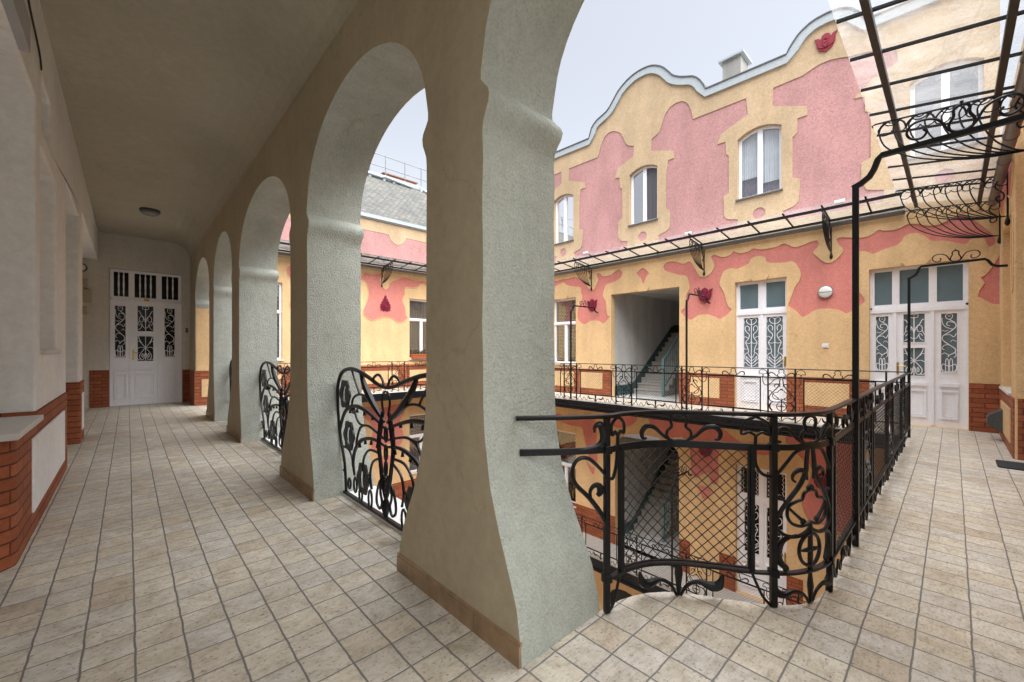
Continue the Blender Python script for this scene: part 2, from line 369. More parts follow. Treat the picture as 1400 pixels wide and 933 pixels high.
def panemat(name, tint=(0.9, 0.94, 0.95), gloss=0.14, milk=0.0, rough=0.02):
    m = bpy.data.materials.new(name); m.use_nodes = True; nt = m.node_tree; nt.nodes.clear()
    tr = nd(nt, 'ShaderNodeBsdfTransparent'); tr.inputs[0].default_value = (*tint, 1)
    gl = nd(nt, 'ShaderNodeBsdfGlossy'); gl.inputs['Roughness'].default_value = rough
    fr = nd(nt, 'ShaderNodeFresnel'); fr.inputs[0].default_value = 1.5
    ma = nd(nt, 'ShaderNodeMath', operation='ADD'); ma.use_clamp = True; nt.links.new(fr.outputs[0], ma.inputs[0]); ma.inputs[1].default_value = gloss-0.04
    n = nd(nt, 'ShaderNodeTexNoise', Scale=0.9, Detail=3.0); nt.links.new(pos(nt), n.inputs['Vector'])
    bp = nd(nt, 'ShaderNodeBump', Strength=0.08, Distance=0.05); nt.links.new(n.outputs[0], bp.inputs['Height']); nt.links.new(bp.outputs[0], gl.inputs['Normal'])
    mx = nd(nt, 'ShaderNodeMixShader'); nt.links.new(ma.outputs[0], mx.inputs[0]); nt.links.new(tr.outputs[0], mx.inputs[1]); nt.links.new(gl.outputs[0], mx.inputs[2])
    last = mx
    if milk:
        df = nd(nt, 'ShaderNodeBsdfTranslucent'); df.inputs[0].default_value = (0.85, 0.85, 0.86, 1)
        d2 = nd(nt, 'ShaderNodeBsdfDiffuse'); d2.inputs[0].default_value = (0.8, 0.8, 0.82, 1)
        m0 = nd(nt, 'ShaderNodeMixShader'); nt.links.new(df.outputs[0], m0.inputs[1]); nt.links.new(d2.outputs[0], m0.inputs[2]); m0.inputs[0].default_value = 0.4
        nz = nd(nt, 'ShaderNodeTexNoise', Scale=2.5, Detail=6.0, Roughness=0.7, Distortion=1.0); nt.links.new(pos(nt), nz.inputs['Vector'])
        mr = nd(nt, 'ShaderNodeMapRange'); mr.inputs['From Min'].default_value = 0.35; mr.inputs['From Max'].default_value = 0.75; mr.inputs['To Min'].default_value = milk*0.5; mr.inputs['To Max'].default_value = milk*1.6
        nt.links.new(nz.outputs[0], mr.inputs[0])
        m2 = nd(nt, 'ShaderNodeMixShader'); nt.links.new(mr.outputs[0], m2.inputs[0]); nt.links.new(mx.outputs[0], m2.inputs[1]); nt.links.new(m0.outputs[0], m2.inputs[2]); last = m2
    o = nd(nt, 'ShaderNodeOutputMaterial'); nt.links.new(last.outputs[0], o.inputs[0])
    return m
def lacemat(name, c0, c1, scale=60):
    m, nt, b = mat(name); p = pos(nt)
    v = nd(nt, 'ShaderNodeTexNoise', Scale=scale, Detail=2.0); nt.links.new(p, v.inputs['Vector'])
    wv = nd(nt, 'ShaderNodeTexWave', Scale=5.0, Distortion=1.5, Detail=1.0); wv.bands_direction = 'DIAGONAL'; nt.links.new(wall_uv(nt), wv.inputs['Vector'])
    ad = nd(nt, 'ShaderNodeMath', operation='MULTIPLY_ADD'); nt.links.new(wv.outputs['Fac'], ad.inputs[0]); ad.inputs[1].default_value = 0.25; nt.links.new(v.outputs[0], ad.inputs[2])
    r = ramp(nt, ad.outputs[0], [(0.42, c0), (0.78, c1)]); nt.links.new(r.outputs[0], b.inputs['Base Color']); b.inputs['Roughness'].default_value = 0.9
    return m

M = {}
M['yellow'] = stucco('yellow_stucco', (0.73, 0.505, 0.275), 0.11, 45, 0.45, stain=0.12, cracks=0.5, grain_shade=0.14)
M['yellow_up'] = stucco('yellow_stucco_light_offset', (0.51, 0.385, 0.25), 0.11, 34, 0.6, stain=0.12, cracks=0.5, grain_shade=0.14)  # yellow copy, colour lowered to offset the stronger light on upper walls
M['pink'] = stucco('pink_stucco', (0.67, 0.25, 0.215), 0.11, 38, 0.5, stain=0.12, cracks=0.5, grain_shade=0.14)
M['pink_up'] = stucco('pink_stucco_light_offset', (0.46, 0.255, 0.25), 0.11, 28, 0.8, stain=0.12, cracks=0.5, grain_shade=0.14)  # same pink, darkened because the upper walls catch more light
M['white_wall'] = stucco('white_plaster', (0.84, 0.85, 0.85), 0.05, 60, 0.12, stain=0.05, midbump=0.10, cracks=0.2)
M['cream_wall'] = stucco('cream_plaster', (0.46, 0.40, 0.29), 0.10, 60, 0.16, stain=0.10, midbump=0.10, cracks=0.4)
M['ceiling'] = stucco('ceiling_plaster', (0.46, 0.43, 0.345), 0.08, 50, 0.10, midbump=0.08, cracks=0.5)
M['rough_stucco'] = stucco('grey_green_rough_stucco', (0.52, 0.56, 0.515), 0.09, 70, 0.8, stain=0.14, bdist=0.022, midbump=0.35, cracks=0.25, grain_shade=0.15)
M['end_plaster'] = stucco('shaded_white_plaster', (0.62, 0.59, 0.53), 0.07, 60, 0.12, stain=0.06, midbump=0.10, cracks=0.2)  # white plaster toned down, shade of the corridor end put into its colour
M['panel_white'] = stucco('white_panel_plaster', (0.84, 0.85, 0.86), 0.04, 90, 0.25)
M['coping'] = plain('pale_blue_grey_sheet', (0.36, 0.41, 0.44), 0.5, 0.0, 0.5, 0.06, 0.1, 12)
M['dark_metal'] = plain('dark_sheet_metal', (0.09, 0.09, 0.10), 0.5, 0.3)
M['brick'] = brickmat('terracotta_painted_brick', (0.36, 0.112, 0.05), (0.27, 0.075, 0.032), (0.10, 0.032, 0.018))
M['iron'] = plain('black_painted_iron', (0.0065, 0.0075, 0.010), 0.36, 0.0, 0.28, 0.3, 0.35, 45, 0.0)
M['iron_brown'] = plain('dark_brown_painted_steel', (0.035, 0.028, 0.024), 0.5, 0.0, 0.5, 0.2)
M['door_white'] = plain('white_gloss_paint', (0.84, 0.85, 0.90), 0.35, 0.0, 0.5, 0.03, 0.04, 18)
M['sill'] = plain('pale_stone_sill', (0.60, 0.59, 0.58), 0.6, 0.0, 0.4, 0.06)
M['brass'] = plain('brass', (0.55, 0.38, 0.10), 0.3, 0.9)
M['glass_frost'] = plain('grey_blue_frosted_glass', (0.12, 0.175, 0.20), 0.16, 0.0, 0.6, 0.10, 0.0, 2.0)
M['glass_dark'] = plain('dark_window_glass', (0.008, 0.009, 0.010), 0.12, 0.0, 0.15, 0.1, 0.0, 2.0)
M['pane'] = panemat('clear_pane')
M['canopy_glass'] = panemat('awning_glass', (0.93, 0.95, 0.96), 0.10, 0.18, 0.03)
M['stair_wall'] = stucco('worn_dimmed_white_plaster', (0.58, 0.58, 0.57), 0.08, 50, 0.15, stain=0.2)  # white stairwell plaster greyed, interior dimness put into the colour
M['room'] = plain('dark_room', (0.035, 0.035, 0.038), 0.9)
M['lace'] = lacemat('lace_curtain', (0.05, 0.05, 0.06), (0.42, 0.42, 0.44))
M['curtain'] = plain('white_net_curtain', (0.62, 0.63, 0.67), 0.9, 0, .1, .08, 0, 6)
M['curtain_purple'] = plain('mauve_curtain', (0.20, 0.165, 0.21), 0.9, 0, .1, .3, 0, 14)
M['rose'] = plain('crimson_relief_paint', (0.19, 0.008, 0.035), 0.5, 0.0, 0.4, 0.2)
M['rose_red'] = plain('bright_red_relief_paint', (0.22, 0.010, 0.028), 0.5, 0.0, 0.4, 0.2)
M['zinc'] = plain('grey_zinc', (0.23, 0.235, 0.23), 0.38, 0.7, 0.5, 0.15, 0.1, 8)
M['gutter'] = plain('dark_grey_zinc', (0.16, 0.165, 0.17), 0.45, 0.5, 0.5, 0.15)
M['skirt'] = plain('brown_ceramic_skirting', (0.30, 0.20, 0.115), 0.45, 0.0, 0.5, 0.25, 0.1, 10)
M['ledge'] = plain('pale_painted_ledge', (0.66, 0.67, 0.68), 0.6, 0.0, 0.4, 0.06)
M['stone'] = plain('grey_stone_step', (0.42, 0.40, 0.37), 0.7, 0.0, 0.3, 0.12, 0.2, 15)
M['teal'] = plain('dark_teal_oil_paint', (0.022, 0.075, 0.08), 0.35, 0.0, 0.5, 0.12)
M['teal_rail'] = plain('teal_grey_rail_paint', (0.11, 0.22, 0.23), 0.4, 0.0, 0.5, 0.12)
M['slate'] = None
M['rubber'] = plain('black_rubber_mat', (0.03, 0.033, 0.038), 0.85, 0.0, 0.3, 0.35, 0.6, 160)
M['lamp_white'] = plain('white_opal_glass', (0.72, 0.73, 0.72), 0.25, 0.0, 0.5, 0.03)
M['grey_box'] = plain('grey_painted_metal', (0.42, 0.43, 0.45), 0.55, 0.0, 0.4, 0.05)
M['terracotta'] = plain('terracotta_clay', (0.42, 0.12, 0.05), 0.8, 0.0, 0.3, 0.1)
M['leaf'] = plain('geranium_leaf', (0.04, 0.085, 0.03), 0.6, 0.0, 0.4, 0.4)
M['petal'] = plain('geranium_petal', (0.5, 0.04, 0.06), 0.6, 0.0, 0.4, 0.3)
M['plaster_grey'] = stucco('grey_white_render', (0.36, 0.355, 0.34), 0.1, 60, 0.3, stain=0.2)
M['cable'] = plain('black_cable', (0.01, 0.01, 0.01), 0.5)
M['paving'] = plain('courtyard_paving', (0.45, 0.44, 0.42), 0.8, 0.0, 0.3, 0.2, 0.3, 4)
M['floor'] = tilemat('beige_floor_tiles', 0.1795, 0.19, 0.0240, 0.1264,
    [(0.0, (0.57, 0.545, 0.48)), (0.3, (0.55, 0.535, 0.49)), (0.6, (0.52, 0.515, 0.50)), (0.9, (0.53, 0.495, 0.43)), (1.0, (0.47, 0.42, 0.36))], (0.17, 0.165, 0.16))
def slatemat():
    m, nt, b = mat('grey_roof_slates')
    sp = nt.nodes.new('ShaderNodeSeparateXYZ'); nt.links.new(pos(nt), sp.inputs[0])
    cb = nt.nodes.new('ShaderNodeCombineXYZ'); nt.links.new(sp.outputs[0], cb.inputs[0]); nt.links.new(sp.outputs[1], cb.inputs[1])
    br = nd(nt, 'ShaderNodeTexBrick', Scale=1.0); br.offset = 0.5
    br.inputs['Color1'].default_value = (0.055, 0.06, 0.065, 1); br.inputs['Color2'].default_value = (0.12, 0.118, 0.11, 1); br.inputs['Mortar'].default_value = (0.03, 0.03, 0.03, 1)
    br.inputs['Mortar Size'].default_value = 0.014; br.inputs['Brick Width'].default_value = 0.22; br.inputs['Row Height'].default_value = 0.13
    nt.links.new(cb.outputs[0], br.inputs['Vector'])
    n = nd(nt, 'ShaderNodeTexNoise', Scale=2.0, Detail=6.0); nt.links.new(pos(nt), n.inputs['Vector'])
    r = ramp(nt, n.outputs[0], [(0.3, (0.7, 0.72, 0.66)), (0.7, (1.25, 1.2, 1.1))])
    mx = nd(nt, 'ShaderNodeMix', data_type='RGBA', blend_type='MULTIPLY'); mx.inputs[0].default_value = 1
    nt.links.new(br.outputs[0], mx.inputs[6]); nt.links.new(r.outputs[0], mx.inputs[7]); nt.links.new(mx.outputs[2], b.inputs['Base Color'])
    bp = nd(nt, 'ShaderNodeBump', Strength=0.8, Distance=0.02); bp.invert = True; nt.links.new(br.outputs['Fac'], bp.inputs['Height']); nt.links.new(bp.outputs[0], b.inputs['Normal'])
    b.inputs['Roughness'].default_value = 0.6
    return m
M['slate'] = slatemat()

# ================================================================== SETTING
def G(u, v, o=0.0): return Vector((u, v, o))
EDGE = [(1.83, 1.30), (1.93, 1.295), (2.03, 1.28), (2.12, 1.25), (2.21, 1.205), (2.29, 1.145), (2.36, 1.06), (2.42, 0.97), (2.48, 0.865), (2.535, 0.775),
        (2.60, 0.685), (2.67, 0.615), (2.75, 0.56), (2.85, 0.525), (2.98, 0.508), (3.2, 0.503), (9.6, 0.503), (9.6, 13.3), (1.83, 13.3)]
mb = MB()
mb.sheet(G, [(-1.45, -2.6), (11.35, -2.6), (11.35, 14.6), (-1.45, 14.6)], [EDGE], 0.0)
bot = MB()
for k in range(len(EDGE)):
    a, b = EDGE[k], EDGE[(k+1) % len(EDGE)]
    mb.quad((a[0], a[1], 0), (b[0], b[1], 0), (b[0], b[1], -0.2), (a[0], a[1], -0.2), 1)
mb.sheet(G, [(-1.45, -2.6), (11.35, -2.6), (11.35, 14.6), (-1.45, 14.6)], [EDGE], -0.2, mi=1)
tag(mb.build('floor', [M['floor'], M['ledge']], recalc=False), kind='structure')
mb = MB(); mb.quad((-60, -60, -9), (80, -60, -9), (80, 80, -9), (-60, 80, -9))
tag(mb.build('courtyard_ground', M['paving']), kind='structure')
mb = MB(); mb.box(9.8, -0.55, -4.75, 11.35, 14.6, -4.5); mb.box(1.83, 13.5, -4.751, 9.798, 14.6, -4.501); mb.box(1.83, -0.55, -4.752, 9.798, 0.4, -4.502)
tag(mb.build('lower_gallery_floor', M['stone']), kind='structure')

# ------------------------------------------------------------------ doors and windows (shared)
def arc(cx, cy, rx, ry, a0, a1, n=10):
    return [(cx+rx*math.cos(R(a0+(a1-a0)*k/n)), cy+ry*math.sin(R(a0+(a1-a0)*k/n))) for k in range(n+1)]
def strokes(mb, pl, items, o, n=5, k=5):
    for it in items:
        pts, r = it[0], it[1]; closed = len(it) > 2 and it[2]
        sp = smooth_pts([(a[0], a[1], 0) for a in pts], k, closed)
        mb.tube([pl(q.x, q.y, o) for q in sp], r, n, closed)
def flipx(items, w): return [([(w-a[0], a[1]) for a in it[0]],) + tuple(it[1:]) for it in items]
def grille_side(w, h):
    r = 0.0075; n = lambda p: [(a*w, b*h) for a, b in p]
    return [(n([(.5, .90), (.86, .84), (.92, .77), (.55, .69), (.12, .62), (.10, .55), (.5, .47), (.88, .40), (.86, .34), (.5, .29), (.46, .26)]), r*1.25),
            (n([(.5, .90), (.3, .93), (.3, .98), (.5, .995), (.7, .98), (.7, .93)]), r, True), (n([(.42, .955), (.58, .955)]), r),
            (n([(.86, .84), (.45, .86), (.35, .81), (.55, .79)]), r), (n([(.75, .73), (.3, .77), (.08, .84), (.05, .93)]), r),
            (n([(.14, .63), (.55, .64), (.8, .60), (.95, .66)]), r), (n([(.5, .47), (.2, .46), (.05, .41), (.2, .38)]), r),
            (n([(.86, .35), (.95, .29), (.8, .25)]), r), (n([(.5, .29), (.2, .33), (.05, .30)]), r), (n([(.05, .72), (.25, .70), (.45, .72)]), r*.8), (n([(.95, .52), (.75, .55), (.6, .52)]), r*.8),
            (n([(.28, .02), (.28, .18), (.36, .235), (.46, .19), (.46, .02)]), r), (n([(.54, .02), (.54, .19), (.64, .235), (.72, .18), (.72, .02)]), r),
            (n([(.5, .01), (.15, .02), (.02, .08), (.10, .14), (.3, .12), (.5, .105), (.7, .12), (.9, .14), (.98, .08), (.85, .02)]), r*1.2, True), (n([(0, .06), (.1, .0)]), r), (n([(1, .06), (.9, 0)]), r)]
def grille_top(w, h):
    r = 0.0075; n = lambda p: [(a*w, b*h) for a, b in p]
    half = [(n([(.5, .30), (.42, .5), (.25, .62), (.12, .78), (.02, .80)]), r*1.2), (n([(.30, .60), (.14, .56), (.12, .42), (.25, .36), (.36, .44), (.34, .56)]), r, True),
            (n([(.5, .12), (.36, .16), (.28, .27), (.2, .30), (.1, .22)]), r), (n([(.28, .27), (.2, .12), (.05, .06)]), r), (n([(.12, .42), (.04, .30), (.0, .26)]), r),
            (n([(.5, .86), (.34, .88), (.30, .96), (.40, .99), (.5, .95)]), r)]
    return half + flipx(half, w) + [(n([(.5, 0), (.5, .9)]), r*1.4)]
def grille_low(w, h):
    r = 0.0075; n = lambda p: [(a*w, b*h) for a, b in p]
    half = [(n([(.06, 1), (.12, .86), (.3, .68), (.5, .54)]), r*1.2), (n([(.5, .54), (.3, .40), (.12, .22), (.2, .06), (.38, .08), (.44, .24), (.5, .38)]), r*1.2),
            (n([(0, .5), (.18, .56), (.36, .54), (.5, .54)]), r), (n([(.0, .78), (.14, .80), (.2, .72)]), r), (n([(.22, .1), (.1, .04), (.0, .1)]), r), (n([(.26, .22), (.32, .30), (.36, .22), (.30, .14)]), r, True)]
    return half + flipx(half, w) + [(n([(.5, 0), (.5, 1)]), r*1.2)]
def grille_tall(w, h):
    r = 0.0075; n = lambda p: [(a*w, b*h) for a, b in p]
    half = [(n([(.5, .06), (.2, .13), (.02, .2), (.12, .27), (.3, .31), (.22, .42), (.12, .5), (.3, .58), (.36, .66), (.16, .72), (.08, .79), (.2, .84), (.36, .8), (.34, .73)]), r*1.2),
            (n([(.5, .12), (.3, .17), (.14, .22), (.2, .16), (.4, .08)]), r), (n([(.5, .18), (.38, .22), (.28, .28)]), r), (n([(.5, .02), (.3, .04), (.08, .1), (.0, .06)]), r),
            (n([(.5, .86), (.3, .88), (.16, .94), (.3, .99), (.5, .95)]), r*1.2), (n([(.12, .5), (.3, .48), (.5, .50)]), r), (n([(.04, .9), (.0, .97), (.1, 1)]), r), (n([(.3, .58), (.1, .62), (.0, .60)]), r), (n([(.18, .36), (.02, .38), (0, .44)]), r)]
    return half + flipx(half, w) + [(n([(.5, 0), (.5, .97)]), r*1.3)]
def rect(x0, y0, x1, y1): return [(x0, y0), (x1, y0), (x1, y1), (x0, y1)]
def mould(mb, pl, x0, y0, x1, y1, w, o0, o1):
    mb.pbox(pl, x0, y0, x1, y0+w, o0, o1); mb.pbox(pl, x0, y1-w, x1, y1, o0, o1)
    mb.pbox(pl, x0, y0+w, x0+w, y1-w, o0, o1); mb.pbox(pl, x1-w, y0+w, x1, y1-w, o0, o1)
def door3(parent, pl, W, H, vt, glass, o, balusters=False):
    """triple-leaf door with glazed ironwork panels under a transom light; x runs left to right as seen"""
    f = lambda a: a*W
    P = [rect(f(.066), .467*vt, f(.205), .965*vt), rect(f(.367), .725*vt, f(.585), .975*vt), rect(f(.367), .43*vt, f(.585), .675*vt), rect(f(.747), .467*vt, f(.896), .965*vt)]
    T = [rect(f(.05), vt+.15, f(.245), H-.06), rect(f(.325), vt+.15, f(.625), H-.06), rect(f(.705), vt+.15, f(.95), H-.06)]
    mb = MB(); mb.sheet(pl, rect(0, 0, W, H), P+T, o, 0.05)
    mb.pbox(pl, 0, vt-.01, W, vt+.06, o, o+.035); mb.pbox(pl, 0, vt+.06, W, vt+.10, o, o+.02)
    mb.pbox(pl, 0, H-.05, W, H, o, o+.02); mb.pbox(pl, 0, 0, f(.025), H-.05, o, o+.02); mb.pbox(pl, f(.975), 0, W, H-.05, o, o+.02)
    for a in (.275, .66): mb.pbox(pl, f(a)-.025, 0.02, f(a)+.025, vt-.01, o, o+.028)
    for (a, b) in ((.05, .235), (.33, .61), (.73, .915)):
        mould(mb, pl, f(a)+.01, .07*vt, f(b)-.01, .31*vt, .028, o, o+.026); mould(mb, pl, f(a)+.055, .07*vt+.045, f(b)-.055, .31*vt-.045, .012, o, o+.014)
        mb.pbox(pl, f(a), .345*vt, f(b), .375*vt, o, o+.04)
    for q in P: mould(mb, pl, q[0][0]-.018, q[0][1]-.018, q[2][0]+.018, q[2][1]+.018, .018, o, o+.010)
    d = mb.build('door', M['door_white'], parent)
    g = MB()
    for q in P+T: g.pbox(pl, q[0][0], q[0][1], q[2][0], q[2][1], o-.05, o-.042)
    g.build('pane', glass, d)
    s = MB()
    for q, fn in ((P[0], grille_side), (P[1], grille_top), (P[2], grille_low), (P[3], grille_side)):
        w, h = q[2][0]-q[0][0], q[2][1]-q[0][1]; strokes(s, shift(pl, q[0][0], q[0][1]), fn(w, h), o-.022, 4, 4)
    if balusters:
        for q, n in zip(T, (2, 3, 2)):
            w = q[2][0]-q[0][0]
            for k in range(n):
                x = q[0][0] + w*(k+1)/(n+1); h = q[2][1]-q[0][1]
                s.tube([pl(x, q[0][1]+h*t, o-.02) for t in (0, .12, .14, .3, .5, .52, .7, .86, .88, 1)], [.012, .012, .02, .015, .022, .022, .015, .02, .012, .012], 6)
    s.build('grille', M['door_white'], d, True)
    h = MB(); hx = f(.305); h.pbox(pl, hx-.018, .44*vt, hx+.018, .545*vt, o+.001, o+.012)
    h.tube([pl(hx, .515*vt, o+.01), pl(hx, .515*vt, o+.05), pl(hx+.02, .515*vt, o+.055), pl(hx+.12, .512*vt, o+.05)], .009, 6)
    h.build('handle', M['brass'], d, True)
    return d
def door2(parent, pl, W, H, vt, glass, o, lace=False):
    f = lambda a: a*W
    P = [rect(f(.145), .445*vt, f(.445), .965*vt), rect(f(.595), .445*vt, f(.905), .965*vt)]
    T = [rect(f(.07), vt+.14, f(.435), H-.07), rect(f(.59), vt+.14, f(.975-.03), H-.07)]
    mb = MB(); mb.sheet(pl, rect(0, 0, W, H), P+T, o, 0.05)
    mb.pbox(pl, 0, vt-.01, W, vt+.07, o, o+.035); mb.pbox(pl, 0, H-.04, W, H, o, o+.02); mb.pbox(pl, 0, 0, f(.035), H-.04, o, o+.02); mb.pbox(pl, f(.965), 0, W, H-.04, o, o+.02)
    mb.pbox(pl, f(.512)-.03, .02, f(.512)+.03, vt-.01, o, o+.026); mb.pbox(pl, f(.512)-.035, vt+.07, f(.512)+.035, H-.04, o, o+.02)
    for (a, b) in ((.1, .45), (.575, .925)):
        mould(mb, pl, f(a)+.02, .08*vt, f(b)-.02, .30*vt, .028, o, o+.026); mould(mb, pl, f(a)+.065, .08*vt+.045, f(b)-.065, .30*vt-.045, .012, o, o+.014); mb.pbox(pl, f(a), .345*vt, f(b), .375*vt, o, o+.04)
    for q in P: mould(mb, pl, q[0][0]-.018, q[0][1]-.018, q[2][0]+.018, q[2][1]+.018, .018, o, o+.010)
    d = mb.build('door', M['door_white'], parent)
    g = MB()
    for q in P+T: g.pbox(pl, q[0][0], q[0][1], q[2][0], q[2][1], o-.05, o-.042)
    g.build('pane', glass, d)
    s = MB()
    for q in P: strokes(s, shift(pl, q[0][0], q[0][1]), grille_tall(q[2][0]-q[0][0], q[2][1]-q[0][1]), o-.022, 4, 4)
    if lace:
        for q in T:
            w, hh = q[2][0]-q[0][0], q[2][1]-q[0][1]
            for xx in (.12, .88): s.tube([pl(q[0][0]+w*(xx+.06*math.sin(t*2.4)), q[0][1]+hh*t/16, o-.025) for t in range(17)], .006, 4)
    s.build('grille', M['door_white'], d, True)
    h = MB(); hx = f(.95); h.pbox(pl, hx-.018, .46*vt, hx+.018, .56*vt, o+.021, o+.032); h.tube([pl(hx, .53*vt, o+.03), pl(hx, .53*vt, o+.06), pl(hx-.1, .528*vt, o+.06)], .009, 6)
    h.build('handle', M['brass'], d, True)
    return d
def seg_arch(x0, x1, y0, ys, rise, n=10):
    return [(x0, y0), (x1, y0)] + [(x1+(x0-x1)*k/n, ys+rise*(1-(2*k/n-1)**2)) for k in range(n+1)]
def window_arch(parent, pl, x0, x1, y0, ys, rise, o, pane, drape=None, open_right=False):
    """two-casement white window under a flat arch"""
    w = x1-x0; c = (x0+x1)/2; e = .055
    def leaf(a, b): 
        n = 8; top = lambda x: ys+rise*(1-(2*(x-x0)/w-1)**2)-e
        return [(a, y0+e), (b, y0+e)] + [(b+(a-b)*k/n, top(b+(a-b)*k/n)) for k in range(n+1)]
    A, B = leaf(x0+e, c-.045), leaf(c+.045, x1-e)
    mb = MB(); mb.sheet(pl, seg_arch(x0, x1, y0, ys, rise), [A, B], o, .05)
    for q in (A, B):
        mb.tube([pl(a[0], a[1], o+.004) for a in q], .012, 4, True)
    wd = mb.build('window', M['door_white'], parent)
    g = MB(); g.sheet(pl, A, (), o-.03)
    if not open_right: g.sheet(pl, B, (), o-.03)
    g.build('pane', pane, wd)
    if open_right:
        k = MB(); k.sheet(pl, B, (), o-.034); k.pbox(pl, (B[0][0]+B[1][0])/2-.004, B[0][1], (B[0][0]+B[1][0])/2+.004, ys-.05, o-.034, o-.028); k.build('grey_backing', M['dark_metal'], wd)  # added grey sheet, lightens the black of the open casement
    s = MB(); s.pbox(pl, x0-.03, y0-.035, x1+.03, y0-.003, o-.02, .05); s.build('sill', M['gutter'], wd)
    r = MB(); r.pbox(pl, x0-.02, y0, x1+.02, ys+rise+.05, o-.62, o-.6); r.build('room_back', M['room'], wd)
    if drape:
        for (q, sx) in ((A, 0), (B, 1)):
            k = MB(); xa, xb = q[0][0]-.02, q[1][0]+.02; n = 24
            for zlo, zhi, mm, oo in ((y0+.35*(ys-y0)*(1 if sx == 0 else .62), ys+rise*.9, 0, o-.10), (y0, y0+.52*(ys-y0)*(1 if sx == 0 else .75), 1, o-.15)):
                for j in range(n):
                    u0, u1 = xa+(xb-xa)*j/n, xa+(xb-xa)*(j+1)/n; z = lambda t: oo+.018*math.sin(t*2.1+sx)
                    k.quad(pl(u0, zlo, z(j)), pl(u1, zlo, z(j+1)), pl(u1, zhi, z(j+1)), pl(u0, zhi, z(j)), mm)
            k.build('curtain', [M['curtain'], M['curtain_purple']], wd)
    return wd
def window_tr(parent, pl, x0, x1, y0, y1, yt, o, lace=True):
    """white window: one light above the transom, two casements below"""
    c = (x0+x1)/2
    H = [rect(x0+.06, yt+.07, x1-.06, y1-.07), rect(x0+.06, y0+.06, c-.06, yt-.05), rect(c+.06, y0+.06, x1-.06, yt-.05)]
    mb = MB(); mb.sheet(pl, rect(x0, y0, x1, y1), H, o, .05); mb.pbox(pl, x0, yt-.02, x1, yt+.05, o, o+.03); mb.pbox(pl, c-.03, y0+.02, c+.03, yt-.02, o, o+.02)
    wd = mb.build('window', M['door_white'], parent)
    g = MB()
    for q in H: g.pbox(pl, q[0][0], q[0][1], q[2][0], q[2][1], o-.05, o-.045)
    g.build('pane', M['pane'], wd)
    k = MB(); n = 40
    for j in range(n):
        u0, u1 = x0+(x1-x0)*j/n, x0+(x1-x0)*(j+1)/n; z = lambda t: o-.12+.012*math.sin(t*1.5)
        k.quad(pl(u0, y0, z(j)), pl(u1, y0, z(j+1)), pl(u1, y1, z(j+1)), pl(u0, y1, z(j)))
    k.build('curtain', M['lace'] if lace else M['room'], wd)
    s = MB(); s.pbox(pl, x0-.04, y0-.045, x1+.04, y0-.004, o-.02, .06); s.build('sill', M['sill'], wd)
    return wd
def loop(q): return [(a.x, a.y) for a in smooth_pts([(a[0], a[1], 0) for a in q], 3, True)] if q[-1] != 'sharp' else [a for a in q if a != 'sharp']
def patches(name, parent, pl, polys, mats, bead=0.013, circles=(), sunk=0):
    for q in polys:
        mb = MB()
        sp = [(a.x, a.y) for a in smooth_pts([(a[0], a[1], 0) for a in q], 3, True)] if len(q) > 3 and q[-1] != 'sharp' else [a for a in q if a != 'sharp']
        if sunk: mb.sheet(pl, sp, (), -sunk); mb.build(name, mats[0], parent); continue
        mb.prism(pl, sp, 0.0, 0.005, 0)
        mb.tube([pl(a[0], a[1], 0.004) for a in sp], bead, 6, True, mi=1); mb.build(name, mats, parent)
    for (x, y, r) in circles:
        mb = MB(); sp = arc(x, y, r, r, 0, 345, 23); 
        if sunk: mb.sheet(pl, sp, (), -sunk); mb.build('pink_roundel', mats[0], parent); continue
        mb.prism(pl, sp, 0, .005, 0); mb.tube([pl(a[0], a[1], .004) for a in sp], bead, 6, True, mi=1); mb.build('pink_roundel', mats, parent)
def rose(parent, pl, cx, cy, kind, m, name='rose_ornament'):
    mb = MB()
    def petal(pts, o1):
        mb.prism(pl, [(cx+a, cy+b) for a, b in pts], .004, o1)
    if kind == 'tulip':
        base = [(-.17, .12), (-.20, .17), (-.12, .15), (-.09, .11), (-.06, .18), (0, .21), (.06, .18), (.09, .11), (.12, .15), (.20, .17), (.17, .12), (.16, -.02), (.11, -.12), (.04, -.15), (0, -.19), (-.04, -.15), (-.11, -.12), (-.16, -.02)]
        petal(base, .035)
        for s in (-1, 1): petal([(s*.03, -.1), (s*.13, -.06), (s*.145, .09), (s*.10, .08), (s*.05, .02)], .05)
        petal([(0, -.11), (.06, -.02), (.055, .11), (0, .16), (-.055, .11), (-.06, -.02)], .065)
        for rr in (.045, .025): mb.tube([pl(cx+a, cy+.04+b, .066) for a, b in arc(0, 0, rr, rr, 0, 330, 11)], .009, 5, True)
    else:
        petal([(0, .33), (.045, .27), (.05, .20), (.10, .17), (.09, .12), (.16, .07), (.14, .02), (.21, -.03), (.18, -.08), (.22, -.14), (.17, -.18), (.20, -.25), (.12, -.24), (.08, -.29), (.03, -.26),
               (-.03, -.26), (-.08, -.29), (-.12, -.24), (-.20, -.25), (-.17, -.18), (-.22, -.14), (-.18, -.08), (-.21, -.03), (-.14, .02), (-.16, .07), (-.09, .12), (-.10, .17), (-.05, .20), (-.045, .27)], .03)
        for rr, oo in ((.15, .045), (.105, .06), (.06, .075)):
            petal([(a, b-.07) for a, b in arc(0, 0, rr, rr*1.05, 0, 330, 11)], oo); mb.tube([pl(cx+a, cy-.07+b, oo) for a, b in arc(0, 0, rr, rr*1.05, 0, 345, 23)], .012, 5, True)
        petal([(0, .28), (.03, .2), (.03, .12), (0, .08), (-.03, .12), (-.03, .2)], .05)
    return mb.build(name, m, parent)

